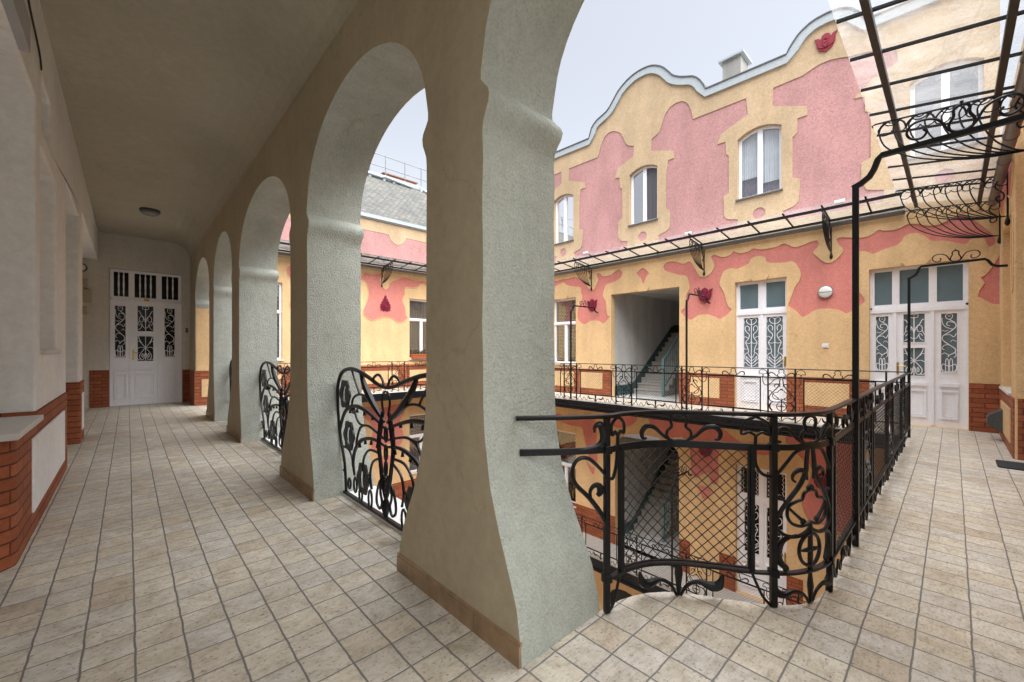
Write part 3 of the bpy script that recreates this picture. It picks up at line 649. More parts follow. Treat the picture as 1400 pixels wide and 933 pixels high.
# ================================================================== ARCADE WING (where the camera stands)
ar = thing('arcade_building', 'cream arcaded corridor wing with rough grey green arches along the left', 'building', (0, 0, 0))
OPEN = [(1.571, -0.55, 0), (4.272, 2.09, 1), (7.61, 4.837, 1), (10.24, 8.23, 1), (13.35, 10.86, 1)]   # far side, near side
def side_prof(y, s, flare):
    """profile of one jamb from the floor to the springing; s = +1 when the opening lies towards +Y"""
    fl = [(0, 1.0), (.06, .99), (.15, .955), (.25, .875), (.35, .755), (.45, .61), (.55, .46), (.65, .33), (.75, .22), (.87, .12), (1.0, .055), (1.15, .02), (1.35, 0.0)]
    out = []
    rnd = random.Random(int(y*1000))
    for z, a in fl: out.append((y + s*a*flare + rnd.uniform(-.004, .004), z))
    for z in (1.55, 1.75, 1.95, 2.15, 2.35, 2.48): out.append((y + rnd.uniform(-.005, .005), z))
    for z, d in ((2.53, .004), (2.57, .022), (2.61, .042), (2.65, .048), (2.68, .038), (2.71, .010), (2.74, -.014), (2.78, -.016)): out.append((y + s*d, z))
    return out
def arch_pts(y0, y1, zs, rise, n=30):
    c, a = (y0+y1)/2, (y1-y0)/2
    return [(c - a*math.cos(math.pi*k/n), zs + rise*math.sin(math.pi*k/n)) for k in range(n+1)]
poly = [(14.59, 4.43), (-1.9, 4.43), (-1.9, 0.0)]
FL = {1.571: .27, 2.09: .34, 4.272: .205, 4.837: .385, 7.61: .17, 8.23: .45, 10.24: .16, 10.86: .40, 13.35: .0}
for (yf, yn, kk) in OPEN:
    # near jamb, arch, far jamb
    pn = side_prof(yn, +1, FL[yn]) if kk else [(yn, z) for z in (0, .4, .9, 1.4, 1.9, 2.4, 2.78)]
    pf = side_prof(yf, -1, FL[yf])
    poly += pn + arch_pts(yn, yf, 2.80, 0.80 if kk else 0.82)[1:-1] + list(reversed(pf))
poly += [(14.59, 0.0)]
def flare_x(z): return .06*max(0.0, 1-z/.9)**1.5
def PA(u, v, o=0.0):
    x = 1.27 - o
    if o < -.4: x += flare_x(v) + .02*math.exp(-((v-2.65)/.06)**2)
    return Vector((x, u, v))
mb = MB(); mb.sheet(PA, poly, (), 0.0, 0.53, True, 0, 1, True)
aw = mb.build('arcade_wall', [M['cream_wall'], M['rough_stucco']], ar, True)
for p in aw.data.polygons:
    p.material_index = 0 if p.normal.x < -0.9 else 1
bevel(aw, .028, 3, 32)
# plain unseen wall above the corridor, kept low to let sky light in
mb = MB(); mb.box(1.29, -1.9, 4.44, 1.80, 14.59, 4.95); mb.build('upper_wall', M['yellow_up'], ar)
mb = MB(); mb.box(1.27, -2.6, -9, 1.828, 14.59, -.202); mb.build('lower_wall', M['yellow'], ar)
mb = MB(); mb.quad((2.0, -1.9, 4.96), (2.0, 14.59, 4.96), (-5, 14.59, 7.2), (-5, -1.9, 7.2)); mb.quad((2.0, -1.9, 4.95), (2.0, 14.59, 4.95), (-5, 14.59, 4.95), (-5, -1.9, 4.95)); mb.build('roof', M['dark_metal'], ar)  # unseen roof, set low so more sky reaches the court
# brown skirting tiles at the feet of the piers (corridor side)
mb = MB()
piers = [(1.571-FL[1.571], 2.09+FL[2.09]), (4.272-FL[4.272], 4.837+FL[4.837]), (7.61-FL[7.61], 8.23+FL[8.23]), (10.24-FL[10.24], 10.86+FL[10.86])]
for a, b in piers:
    y = a
    while y < b-.01:
        e = min(y+.33, b); mb.box(1.258, y+.002, .001, 1.272, e-.002, .095+random.uniform(-.002, .002)); y = e
    mb.box(1.262, a, .0955, 1.275, b, .112)
pieces(mb, 'skirting', M['skirt'], ar)
mb = MB()
for a, b in ((2.43, 4.07), (5.22, 7.44), (8.68, 10.08), (11.26, 13.23)): mb.box(1.53, a-.2, .002, 1.86, b+.2, .018)
pieces(mb, 'threshold_ledge', M['ledge'], ar)
mb = MB(); mb.box(1.252, 13.335, .001, 1.81, 14.58, .90); mb.build('brick_plinth', M['brick'], ar)
mb = MB(); mb.box(1.40, 13.322, .22, 1.70, 13.34, .68); mb.build('plinth_panel', M['yellow'], ar)
mb = MB(); mb.box(1.285, 13.338, .903, 1.812, 13.39, 2.52); mb.build('yellow_reveal', M['yellow'], ar)
# ceiling with a cove on both sides
prof = [(-1.45, 4.402), (-.62, 4.402)] + [(-.545, 4.30), (-.52, 4.345), (-.47, 4.38), (-.40, 4.40)] + [(.78, 4.40), (.92, 4.385), (1.05, 4.34), (1.15, 4.27), (1.22, 4.18), (1.255, 4.10), (1.268, 4.04)]
prof = [(-1.45, 4.40), (.78, 4.40), (.92, 4.385), (1.05, 4.34), (1.15, 4.27), (1.22, 4.18), (1.255, 4.10), (1.268, 4.04)]
mb = MB()
for (a, b) in zip(prof, prof[1:]): mb.quad((a[0], -1.9, a[1]), (b[0], -1.9, b[1]), (b[0], 14.59, b[1]), (a[0], 14.59, a[1]))
mb.build('ceiling', M['ceiling'], ar, True)
# inner (left) wall with an alcove, a niche, and two recesses
out = [(-1.9, 0), (1.6, 0), (1.6, 3.48), (5.1, 3.48), (5.1, 0), (7.32, 0), (7.32, 3.47), (9.1, 3.47), (9.1, 0), (9.8, 0), (9.8, 3.70), (14.5, 3.70), (14.59, 3.70), (14.59, 4.43), (-1.9, 4.43)]
mb = MB(); mb.sheet(PL, out, [rect(5.33, 1.42, 6.4, 3.16), rect(5.42, 3.35, 6.0, 3.8)], 0, .2, True)
mb.pbox(PL, 5.3, 1.35, 6.45, 3.2, -.26, -.2); mb.pbox(PL, 5.38, 3.3, 6.05, 3.85, -.24, -.201)
lw = mb.build('corridor_wall', M['white_wall'], ar, True); bevel(lw, .055, 4, 40)
mb = MB()
mb.box(-1.60, 1.4, 0, -1.25, 5.3, 3.6); mb.box(-1.25, 5.16, 0, -.76, 7.25, 4.4); mb.box(-1.4, 7.2, 0, -1.10, 9.2, 3.6); mb.box(-1.25, 9.16, 0, -.76, 9.75, 4.4); mb.box(-1.75, 9.7, 0, -1.40, 14.59, 4.4)
mb.box(-1.25, 1.3, 3.483, -.745, 5.2, 4.39); mb.box(-1.25, 7.2, 3.473, -.745, 9.2, 4.391); mb.box(-1.4, 9.75, 3.703, -.745, 14.59, 4.392); mb.box(-1.25, -1.9, 0, -.76, 1.5, 4.4)
mb.build('recess_wall', M['white_wall'], ar)
def rounded_block(mb, x0, x1, y0, y1, z0, z1, r0, r1, n=6):
    """block against the left wall, its two outer corners rounded"""
    pts = [(x0, y0), (x1-r0, y0)] + [(x1-r0+r0*math.sin(k*math.pi/2/n), y0+r0-r0*math.cos(k*math.pi/2/n)) for k in range(1, n+1)]
    pts += [(x1, y1-r1)] + [(x1-r1+r1*math.cos(k*math.pi/2/n), y1-r1+r1*math.sin(k*math.pi/2/n)) for k in range(1, n+1)] + [(x0, y1)]
    mb.prism(G, pts, z0, z1)
mb = MB(); rounded_block(mb, -1.22, -.535, 4.10, 5.08, 0, .838, .13, .001); rounded_block(mb, -1.0, -.536, 5.081, 7.325, 0, .915, .001, .03)
rounded_block(mb, -1.0, -.53, 9.07, 9.83, 0, .935, .035, .03)
pieces(mb, 'brick_plinth', M['brick'], ar, smooth=True)
mb = MB(); mb.box(-1.24, 4.02, .84, -.505, 5.085, .885); b_ = mb.build('window_sill', M['sill'], ar); bevel(b_, .006, 2)
mb = MB(); mb.box(-.70, 5.36, 1.38, -.52, 6.48, 1.418); b_ = mb.build('niche_sill', M['sill'], ar); bevel(b_, .01, 2)
mb = MB(); mb.box(-.6, 4.78, .17, -.522, 6.88, .735); mb.box(-.6, 9.32, .17, -.522, 9.66, .75); [bevel(q, .006, 2) for q in pieces(mb, 'plinth_panel', M['panel_white'], ar)]
mb = MB(); mb.box(-1.2, 2.6, 3.49, -.50, 4.42, 3.72); b_ = mb.build('shutter_box', M['grey_box'], ar); bevel(b_, .008, 2)

# ================================================================== END WING
en = thing('end_house', 'yellow and pink two storey end wing with a low slate roof and terrace railing', 'building', (5, 14.6, 0))
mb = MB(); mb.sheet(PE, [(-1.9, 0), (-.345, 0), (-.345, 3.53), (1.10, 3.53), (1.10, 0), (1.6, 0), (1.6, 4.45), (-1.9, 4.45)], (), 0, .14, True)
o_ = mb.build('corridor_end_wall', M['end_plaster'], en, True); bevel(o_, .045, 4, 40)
W1 = [rect(2.5, 1.15, 3.6, 3.60), rect(8.10, 1.12, 9.28, 3.50)]
mb = MB(); mb.sheet(PE, rect(1.6, -9, 10.9, 4.4), W1 + [rect(8.1, -3.4, 9.28, -1.1), rect(5.2, -3.4, 6.3, -1.1)], 0, .16); mb.build('facade_wall', M['yellow'], en)
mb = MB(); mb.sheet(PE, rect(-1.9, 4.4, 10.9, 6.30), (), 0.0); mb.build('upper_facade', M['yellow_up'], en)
mb = MB(); mb.box(-1.9, 14.95, -9, 13.5, 15.1, 6.2); mb.build('back_wall', M['plaster_grey'], en)
EP = [(6.2, 4.165), (6.3, 4.27), (6.46, 4.249), (6.72, 4.27), (6.948, 4.33), (6.895, 4.056), (7.001, 3.819), (7.123, 3.756), (7.241, 3.87), (7.323, 4.056), (7.571, 4.187), (7.852, 4.30), (8.141, 4.262), (8.377, 4.204), (8.617, 4.256), (8.925, 4.221), (9.4, 4.25),
      (9.4, 4.12), (8.925, 4.078), (8.678, 4.129), (8.436, 3.972), (8.199, 3.92), (7.909, 3.89), (7.909, 3.656), (7.795, 3.386), (7.909, 3.135), (7.938, 2.825), (8.024, 2.725), (7.767, 2.52), (7.515, 2.569), (7.296, 2.685), (7.08, 2.698), (6.765, 2.605), (6.56, 2.545), (6.234, 2.77), (6.358, 3.215), (6.433, 3.514), (6.358, 3.896), (6.209, 3.975), (5.9, 3.93), (5.5, 4.0), (5.1, 3.95), (5.1, 4.12), (5.5, 4.2), (5.9, 4.12)]
EP2 = [(a*1.0-3.3, b) for a, b in EP]
EP2 = [(max(a, 3.72), b) for a, b in EP2 if a > 3.3 and a < 5.0]
EP2 = [(3.72, 4.1), (3.9, 4.2), (4.2, 4.15), (4.5, 4.2), (4.75, 4.1), (4.7, 3.9), (4.45, 3.85), (4.5, 3.4), (4.6, 2.9), (4.35, 2.6), (4.0, 2.7), (3.8, 2.9), (3.95, 3.3), (3.9, 3.7), (3.75, 3.85)]
EPL = [(6.0, -.75), (6.4, -.6), (7.0, -.7), (7.6, -.6), (7.9, -.9), (7.7, -1.3), (7.85, -1.9), (7.6, -2.3), (7.2, -2.1), (6.8, -2.4), (6.5, -2.0), (6.6, -1.5), (6.4, -1.1)]
EPM = [(6.8, -2.55), (7.1, -2.5), (7.35, -2.6), (7.2, -2.95), (7.0, -3.1), (6.85, -2.9)]
patches('pink_panel', en, PE, [EP, EP2, EPL, EPM], [M['pink'], M['yellow']])
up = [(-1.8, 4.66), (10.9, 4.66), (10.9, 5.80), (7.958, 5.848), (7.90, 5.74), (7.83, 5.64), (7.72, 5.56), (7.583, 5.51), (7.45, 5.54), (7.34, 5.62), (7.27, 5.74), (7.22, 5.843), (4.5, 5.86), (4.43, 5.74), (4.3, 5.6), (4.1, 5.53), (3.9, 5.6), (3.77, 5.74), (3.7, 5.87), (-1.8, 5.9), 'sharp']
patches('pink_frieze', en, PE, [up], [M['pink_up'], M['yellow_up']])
rose(en, PE, 7.09, 3.2, 'rose', M['rose'])
mb = MB()
mb.pbox(PE, -.70, 0, -.347, .93, 0, .02); mb.pbox(PE, 1.102, 0, 2.1, .90, 0, .02); mb.pbox(PE, 2.1, 0, 10.9, .90, 0, .019)
for a, b in ((6.9, 10.9), (1.83, 5.9)): mb.pbox(PE, a, -4.5, b, -3.65, 0, .02)
pieces(mb, 'brick_plinth', M['brick'], en)
mb = MB()
for a, b in ((1.5, 2.0), (2.5, 3.6), (4.2, 5.6), (6.3, 7.6), (8.1, 9.3)): mb.pbox(PE, a, .22, b, .68, .018, .028)
pieces(mb, 'plinth_panel', M['yellow'], en)
mb = MB(); mb.pbox(PE, -1.9, 6.30, 13.0, 6.43, -.3, .10); mb.pbox(PE, -1.9, 6.26, 13.0, 6.30, -.3, .05); mb.build('coping', M['coping'], en)
mb = MB(); mb.quad((-6, 14.62, 6.44), (13.2, 14.62, 6.44), (10.9, 18.5, 9.62), (-6, 18.5, 9.62)); mb.quad((13.2, 14.62, 6.44), (15, 18.5, 6.44), (15, 20, 6.44), (10.9, 18.5, 9.62)); mb.build('slate_roof', M['slate'], en, recalc=False)
mb = MB(); mb.box(-6, 18.42, 9.58, 10.95, 18.62, 9.78); mb.tube([(10.95, 18.5, 9.7), (13.25, 14.62, 6.5)], .09, 6)
for x in (2, 4, 6, 7.3, 8.1, 8.8, 9.3, 10.2, 10.8): mb.box(x, 18.34, 9.42, x+.12, 18.42, 9.72)
mb.tube([(7.2, 18.36, 9.66), (8.7, 18.33, 9.60), (8.9, 18.33, 9.66), (10.3, 18.33, 9.55)], .06, 6)
mb.build('ridge_flashing', M['coping'], en)
mb = MB(); mb.box(-6, 19.2, 9.3, 9.3, 19.5, 10.05); mb.box(9.2, 19.0, 9.3, 10.9, 19.4, 10.12); mb.box(9.1, 18.95, 10.12, 11.0, 19.45, 10.17); mb.build('brick_parapet', brickmat('worn_red_brick', (.33, .14, .08), (.26, .13, .09), (.3, .27, .24)), en)
mb = MB()
for x in (-2, 0, 2, 4, 6, 7.6, 9.03, 10.05, 10.96): mb.tube([(x, 18.55, 9.6), (x, 18.55, 10.78)], .022, 5)
for z in (10.22, 10.77): mb.tube([(-6, 18.55, z), (11.4, 18.55, z-.03)], .020, 5)
mb.tube([(8.3, 18.7, 9.7), (8.3, 18.7, 10.6), (8.55, 18.7, 10.8)], .03, 5)
mb.build('terrace_railing', M['zinc'], en)
d_ = door3(en, shift(PE, -.34, 0), 1.435, 3.52, 2.68, M['glass_dark'], -.10, True)
n_ = MB(); n_.pbox(PE, .31, 2.74, .42, 2.81, -.064, -.056); np_ = n_.build('number_plate', M['brass'], d_)
fc = bpy.data.curves.new('number', 'FONT'); fc.body = '16'; fc.size = .07; fc.extrude = .001; fc.align_x = 'CENTER'
fo = bpy.data.objects.new('number', fc); COL.objects.link(fo); bpy.context.view_layer.update()
me_ = bpy.data.meshes.new_from_object(fo.evaluated_get(bpy.context.evaluated_depsgraph_get())); bpy.data.objects.remove(fo)
no_ = bpy.data.objects.new('number', me_); COL.objects.link(no_); me_.materials.append(M['iron']); no_.parent = d_
no_.matrix_local = ROOT[en.name].inverted() @ Matrix.Translation((.365, 14.6+.0535, 2.75)) @ Matrix.Rotation(R(90), 4, 'X')
for q in W1: window_tr(en, PE, q[0][0], q[1][0], q[0][1], q[2][1], 2.66, -.10)
for a in (8.1, 5.2): window_tr(en, PE, a, a+(1.18 if a > 8 else 1.1), -3.4, -1.1, -2.0, -.10)

# ================================================================== FACING WING
fa = thing('facing_house', 'pink and yellow art nouveau facade with a curved gable opposite the arcade', 'building', (10.9, 5, 0))
DG = (1.15, -.19)                       # door G: left, right
def fx(u): return lambda x, v, o=0.0: PF(u-x, v, o)      # x to the right, seen from the court
stairA = [(7.2, 0.0), (7.2, 3.16), (5.05, 3.16), (5.05, 0.0)]
low = [(14.6, -9), (14.6, 4.05), (-.55, 4.05), (-.55, 0), (DG[1], 0), (DG[1], 3.06), (DG[0], 3.06), (DG[0], 0), (2.57, 0), (2.57, 3.1), (3.66, 3.1), (3.66, 0)]
low = [(14.6, -9), (14.6, 4.05), (-.55, 4.05), (-.55, -9)]
archL = [(7.05, -4.5)] + [(6.06+1.0*math.cos(R(a)), -1.42+.42*math.sin(R(a))) for a in range(0, 181, 15)] + [(5.05, -4.5)]
archG = [(7.4, -8.9)] + [(6.7+.7*math.cos(R(a)), -6.4+.62*math.sin(R(a))) for a in range(0, 181, 15)] + [(6.0, -8.9)]
holes = [rect(5.05, .002, 7.2, 3.16), rect(2.57, .002, 3.66, 3.10), rect(DG[1], .002, DG[0], 3.05), rect(8.57, 1.0, 9.6, 3.22), rect(12.0, 1.0, 13.0, 3.22),
         archL, rect(8.57, -3.75, 9.6, -1.32), rect(2.57, -4.498, 3.64, -1.36), archG, rect(2.6, -8.6, 3.7, -6.4)]
# plaster lip over each opening, and a little keystone
mb = MB()
for (a, b, t) in ((7.24, 5.01, 3.16), (3.70, 2.53, 3.10), (1.19, -.23, 3.05), (9.64, 8.53, 3.22)):
    c = (a+b)/2; mb.prism(PF, [(c-.20, t+.07), (c-.14, t-.015), (c+.14, t-.015), (c+.20, t+.07)], 0, .03)
pieces(mb, 'keystone', M['yellow'], fa)
PARA = [(14.6, 8.32), (9.4, 8.30), (8.0, 8.25), (7.93, 8.40), (7.88, 8.54), (7.80, 8.63), (7.68, 8.71), (7.5, 8.77), (7.33, 8.83), (7.20, 8.93), (7.08, 9.07), (6.91, 9.27), (6.75, 9.38), (6.59, 9.46), (6.42, 9.515), (6.25, 9.54), (6.1, 9.54), (5.95, 9.525), (5.82, 9.49), (5.70, 9.43), (5.58, 9.35), (5.47, 9.25), (5.32, 9.06), (5.25, 8.96), (5.17, 8.88),
        (5.02, 8.78), (4.85, 8.70), (4.68, 8.63), (4.58, 8.55), (4.49, 8.44), (4.40, 8.28), (4.34, 8.14), (2.56, 8.085), (2.50, 8.18), (2.43, 8.28), (2.34, 8.39), (2.25, 8.46), (2.12, 8.53), (2.0, 8.56), (1.82, 8.57), (1.65, 8.55), (1.5, 8.48), (1.4, 8.40), (1.30, 8.26), (1.2, 8.06), (-.55, 8.0)]
winA = seg_arch(8.675, 9.55, 5.15, 6.66, .12); winB = seg_arch(5.68, 6.57, 5.15, 6.64, .14); winC = seg_arch(2.67, 3.60, 5.11, 6.58, .15); winD = seg_arch(-.37, .56, 5.08, 6.52, .15); winZ = seg_arch(11.7, 12.6, 5.15, 6.66, .12)
mb = MB(); mb.sheet(PF, [(-.55, 4.05), (14.6, 4.05)] + [(a, b-.02) for a, b in PARA], (), -.7); mb.box(11.6, -.55, 4.05, 20, 14.6, 7.6); mb.build('back_wall', M['plaster_grey'], fa)
def offs(line, d):
    out = []
    for k in range(len(line)):
        a, b = Vector(line[max(k-1, 0)]), Vector(line[min(k+1, len(line)-1)]); t = (b-a).normalized(); n = Vector((t.y, -t.x))
        if n.y > 0: n = -n
        out.append((line[k][0]+n.x*d, line[k][1]+n.y*d))
    return out
mb = MB(); lo = offs(PARA, .18)
for k in range(len(PARA)-1):
    mb.prism(PF, [PARA[k], PARA[k+1], lo[k+1], lo[k]], -.25, .055)
mb.build('parapet_coping', M['coping'], fa)
mb = MB(); hi = offs(PARA, -.03)
for k in range(len(PARA)-1): mb.prism(PF, [hi[k], hi[k+1], PARA[k+1], PARA[k]], -.3, .075)
mb.build('parapet_flashing', M['dark_metal'], fa)
R1 = [(8.65, 4.714), (8.381, 4.802), (8.309, 4.905), (8.294, 5.404), (8.44, 5.46), (8.429, 6.327), (8.381, 6.741), (8.199, 6.746), (8.213, 6.923), (8.876, 7.19), (8.851, 7.59), (7.707, 7.574), (7.66, 7.66), (7.59, 7.85), (7.52, 8.01), (7.42, 8.13), (7.29, 8.19), (7.16, 8.19), (7.02, 8.13), (6.88, 8.03), (6.79, 7.88), (6.70, 7.66), (6.62, 7.56), (6.554, 7.517), (6.418, 7.468), (6.438, 7.17), (6.956, 6.974), (7.059, 6.702), (6.894, 6.676), (6.894, 6.366), (6.805, 6.315), (6.805, 5.436), (6.956, 5.328), (6.948, 4.897), (6.874, 4.758), (6.613, 4.696), (6.68, 4.40), (8.55, 4.40), 'sharp']
R2 = [(5.664, 4.668), (5.42, 4.74), (5.354, 4.79), (5.32, 4.88), (5.303, 5.273), (5.44, 5.38), (5.421, 6.296), (5.371, 6.686), (5.193, 6.69), (5.236, 6.904), (5.877, 7.13), (5.859, 7.457), (5.70, 7.52), (5.629, 7.568), (5.57, 7.69), (5.524, 7.823), (5.456, 7.991), (5.32, 8.128), (5.154, 8.167), (4.991, 8.152), (4.88, 8.08), (4.80, 7.97), (4.737, 7.80), (4.68, 7.537), (3.405, 7.517), (3.367, 7.11), (3.984, 6.867), (4.061, 6.644), (3.873, 6.642), (3.859, 6.331), (3.796, 6.251), (3.796, 5.346), (3.923, 5.293), (3.901, 4.788), (3.845, 4.701), (3.589, 4.632), (3.60, 4.38), (5.60, 4.38), 'sharp']
R3 = [(2.645, 4.60), (2.434, 4.658), (2.346, 4.74), (2.313, 5.24), (2.46, 5.30), (2.456, 6.207), (2.379, 6.27), (2.361, 6.594), (2.183, 6.597), (2.204, 6.8), (2.86, 7.08), (2.836, 7.497), (2.269, 7.504), (2.10, 7.56), (1.95, 7.60), (1.80, 7.60), (1.62, 7.56), (1.45, 7.50), (1.30, 7.47), (.40, 7.42), (.36, 7.02), (1.001, 6.80), (1.15, 6.586), (1.03, 6.562), (.98, 6.259), (.88, 6.207), (.88, 5.295), (1.05, 5.233), (1.05, 4.834), (.95, 4.667), (.70, 4.592), (.75, 4.36), (2.6, 4.36), 'sharp']
R3 = [(2.645, 4.60), (2.434, 4.658), (2.346, 4.74), (2.313, 5.24), (2.46, 5.30), (2.456, 6.207), (2.379, 6.27), (2.361, 6.594), (2.183, 6.597), (2.204, 6.8), (2.86, 7.08), (2.836, 7.497), (2.269, 7.504), (2.10, 7.56), (1.95, 7.60), (1.80, 7.60), (1.62, 7.56), (1.45, 7.50), (1.30, 7.47), (.76, 7.34), (.72, 7.014), (1.10, 6.86), (1.39, 6.60), (1.22, 6.562), (1.212, 6.259), (1.127, 6.207), (1.127, 5.295), (1.272, 5.233), (1.272, 4.834), (1.187, 4.667), (.928, 4.592), (.95, 4.36), (2.6, 4.36), 'sharp']
R0 = [(18.05-a[0], a[1]) if a != 'sharp' else a for a in R1]
DEEP = .018
CIR = [(6.14, 4.74, .135), (9.11, 4.80, .135), (3.13, 4.67, .135), (.1, 4.60, .135)]
UW, UP = [winA, winB, winC, winD, winZ], [loop(q) for q in (R0, R1, R2, R3)] + [arc(x, y, r, r, 0, 345, 23) for x, y, r in CIR]
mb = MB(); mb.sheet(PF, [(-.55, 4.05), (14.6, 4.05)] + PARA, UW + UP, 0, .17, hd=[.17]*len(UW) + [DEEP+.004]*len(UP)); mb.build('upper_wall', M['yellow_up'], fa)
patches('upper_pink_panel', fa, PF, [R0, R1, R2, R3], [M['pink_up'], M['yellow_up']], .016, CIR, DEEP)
P1 = [(9.7, 3.75), (9.5, 3.86), (9.366, 3.85), (9.2, 3.88), (8.87, 3.86), (8.644, 3.90), (8.375, 3.80), (8.185, 3.613), (8.044, 3.444), (7.929, 3.374), (7.815, 3.399), (7.702, 3.611), (7.68, 3.701), (7.745, 3.80), (7.70, 3.88), (7.60, 3.86), (7.503, 3.771), (7.35, 3.75), (7.201, 3.767), (6.993, 3.88), (6.87, 3.86), (6.801, 3.76), (6.85, 3.66), (6.951, 3.589), (7.201, 3.523), (7.372, 3.497), (7.45, 3.35), (7.494, 3.142), (7.394, 2.967), (7.372, 2.745), (7.329, 2.523), (7.252, 2.481), (7.481, 2.282), (7.68, 2.377), (7.952, 2.392), (8.256, 2.293), (8.497, 2.48), (8.472, 2.791), (8.303, 3.164), (8.35, 3.35), (8.4, 3.522), (8.62, 3.567), (8.973, 3.668), (9.102, 3.764), (9.339, 3.72), (9.6, 3.62)]
P2 = [(6.326, 3.682), (6.224, 3.788), (6.13, 3.825), (6.019, 3.741), (5.939, 3.638), (6.019, 3.555), (6.085, 3.411), (6.149, 3.384), (6.205, 3.545)]
P3 = [(5.47, 3.66), (5.50, 3.76), (5.42, 3.86), (5.316, 3.88), (5.15, 3.849), (4.923, 3.75), (4.80, 3.80), (4.70, 3.72), (4.615, 3.556), (4.509, 3.372), (4.389, 3.331), (4.256, 3.383), (4.141, 3.547), (4.178, 3.706), (4.22, 3.81), (4.141, 3.86), (4.02, 3.80), (3.887, 3.763), (3.76, 3.80), (3.682, 3.87), (3.57, 3.80), (3.457, 3.79), (3.34, 3.81), (3.252, 3.86), (3.08, 3.80), (2.908, 3.80), (2.76, 3.81), (2.626, 3.86), (2.50, 3.78), (2.39, 3.73), (2.28, 3.75), (2.1, 3.80), (2.0, 3.80), (1.983, 3.68), (2.077, 3.557), (1.994, 3.441), (1.89, 3.32), (1.759, 3.29), (1.64, 3.38), (1.56, 3.52), (1.66, 3.70), (1.63, 3.79), (1.439, 3.753), (1.244, 3.714), (1.1, 3.75), (1.011, 3.819), (.907, 3.78), (.738, 3.772), (.59, 3.836), (.455, 3.81), (.35, 3.76), (.238, 3.734), (.14, 3.75), (.04, 3.80), (-.086, 3.862), (-.2, 3.78), (-.295, 3.665), (-.43, 3.483), (-.50, 3.35), (-.483, 3.24), (-.43, 3.22), (-.403, 3.264), (-.363, 3.384), (-.226, 3.391), (-.142, 3.314), (.0, 3.38), (.118, 3.428), (.276, 3.459), (.361, 3.564), (.487, 3.645), (.632, 3.62), (.714, 3.477), (.9, 3.43), (1.08, 3.36), (1.208, 3.426), (1.345, 3.40), (1.38, 3.0), (1.345, 2.676), (1.271, 2.572), (1.217, 2.412), (1.345, 2.315), (1.505, 2.193), (1.62, 2.27), (1.819, 2.315), (2.024, 2.305), (2.16, 2.22), (2.28, 2.17), (2.401, 2.32), (2.54, 2.44), (2.501, 2.56), (2.412, 2.841), (2.335, 2.963), (2.302, 3.141), (2.39, 3.363), (2.49, 3.435), (2.603, 3.423), (2.944, 3.477), (3.004, 3.61), (3.152, 3.663), (3.303, 3.618), (3.354, 3.514), (3.615, 3.425), (3.723, 3.461), (3.901, 3.423), (3.984, 3.243), (4.012, 3.083), (3.901, 2.864), (3.818, 2.534), (3.736, 2.43), (3.97, 2.23), (4.112, 2.274), (4.315, 2.356), (4.554, 2.348), (4.76, 2.238), (5.003, 2.453), (4.907, 2.588), (4.859, 2.914), (4.781, 3.046), (4.781, 3.203), (4.859, 3.416), (5.052, 3.474), (5.283, 3.57)]
P5 = [(-.545, 3.05), (-.455, 2.848), (-.392, 2.738), (-.33, 2.699), (-.377, 2.597), (-.314, 2.461), (-.298, 2.366), (-.47, 2.22), (-.545, 2.21), 'sharp']
L1_ = [(9.6, -.8), (9.2, -.75), (8.92, -.9), (8.6, -.78), (8.3, -.82), (8.1, -.7), (7.8, -.75), (7.72, -1.1), (7.75, -1.6), (7.7, -2.0), (7.85, -2.25), (8.05, -2.0), (8.2, -1.5), (8.3, -1.12), (8.6, -1.08), (8.9, -1.08), (9.3, -1.0), (9.6, -1.05)]
L2_ = [(7.3, -.55), (7.25, -.82), (6.9, -.92), (6.5, -.78), (6.3, -.55), (6.5, -.42), (7, -.42)]
L3_ = [(5.95, -.45), (5.85, -.7), (5.5, -.9), (5.25, -.95), (4.95, -.9), (4.78, -1.1), (4.74, -1.5), (4.72, -1.8), (4.58, -1.92), (4.42, -1.78), (4.27, -1.72), (4.22, -1.95), (4.10, -1.98), (4.03, -1.8), (4.03, -1.15), (3.7, -1.0), (3.4, -1.05), (2.9, -1.0), (2.85, -.78), (3.2, -.75), (3.5, -.80), (3.75, -.66), (4.05, -.46), (4.5, -.5), (5.0, -.52), (5.5, -.4)]
L4_ = [(4.58, -2.12), (4.4, -2.08), (4.2, -2.14), (4.28, -2.3), (4.42, -2.42), (4.5, -2.25)]
L5_ = [(2.6, -.55), (2.35, -.9), (2.1, -1.15), (2.2, -1.6), (2.28, -2.0), (2.1, -2.35), (1.8, -2.3), (1.55, -2.4), (1.4, -2.0), (1.2, -1.2), (1.3, -.6), (2.0, -.4)]
L6_ = [(8.15, -2.15), (7.95, -2.3), (7.8, -2.3), (7.85, -2.55), (8.0, -2.45)]
LP = [P1, P2, P3, P5, L1_, L2_, L3_, L4_, L5_, L6_]
mb = MB(); mb.sheet(PF, low, holes + [loop(q) for q in LP], 0, .20, hd=[.20]*len(holes) + [DEEP+.004]*len(LP)); mb.build('wall', M['yellow'], fa)
patches('pink_panel', fa, PF, LP, [M['pink'], M['yellow']], .013, (), DEEP)
rose(fa, PF, 7.90, 2.88, 'tulip', M['rose']); rose(fa, PF, 4.37, 2.84, 'tulip', M['rose']); rose(fa, PF, 4.36, -1.15, 'tulip', M['rose']); rose(fa, PF, 1.9, -1.4, 'tulip', M['rose'])
tag(rose(fa, PF, 1.85, 7.98, 'tulip', M['rose_red']), 'bright red flower relief under the small gable')
mb = MB()
for (a, b) in ((14.6, 7.2), (5.05, 3.66), (2.57, DG[0]), (DG[1], -.55)): mb.pbox(PF, b+.002, 0, a-.002, .84, 0, .02)
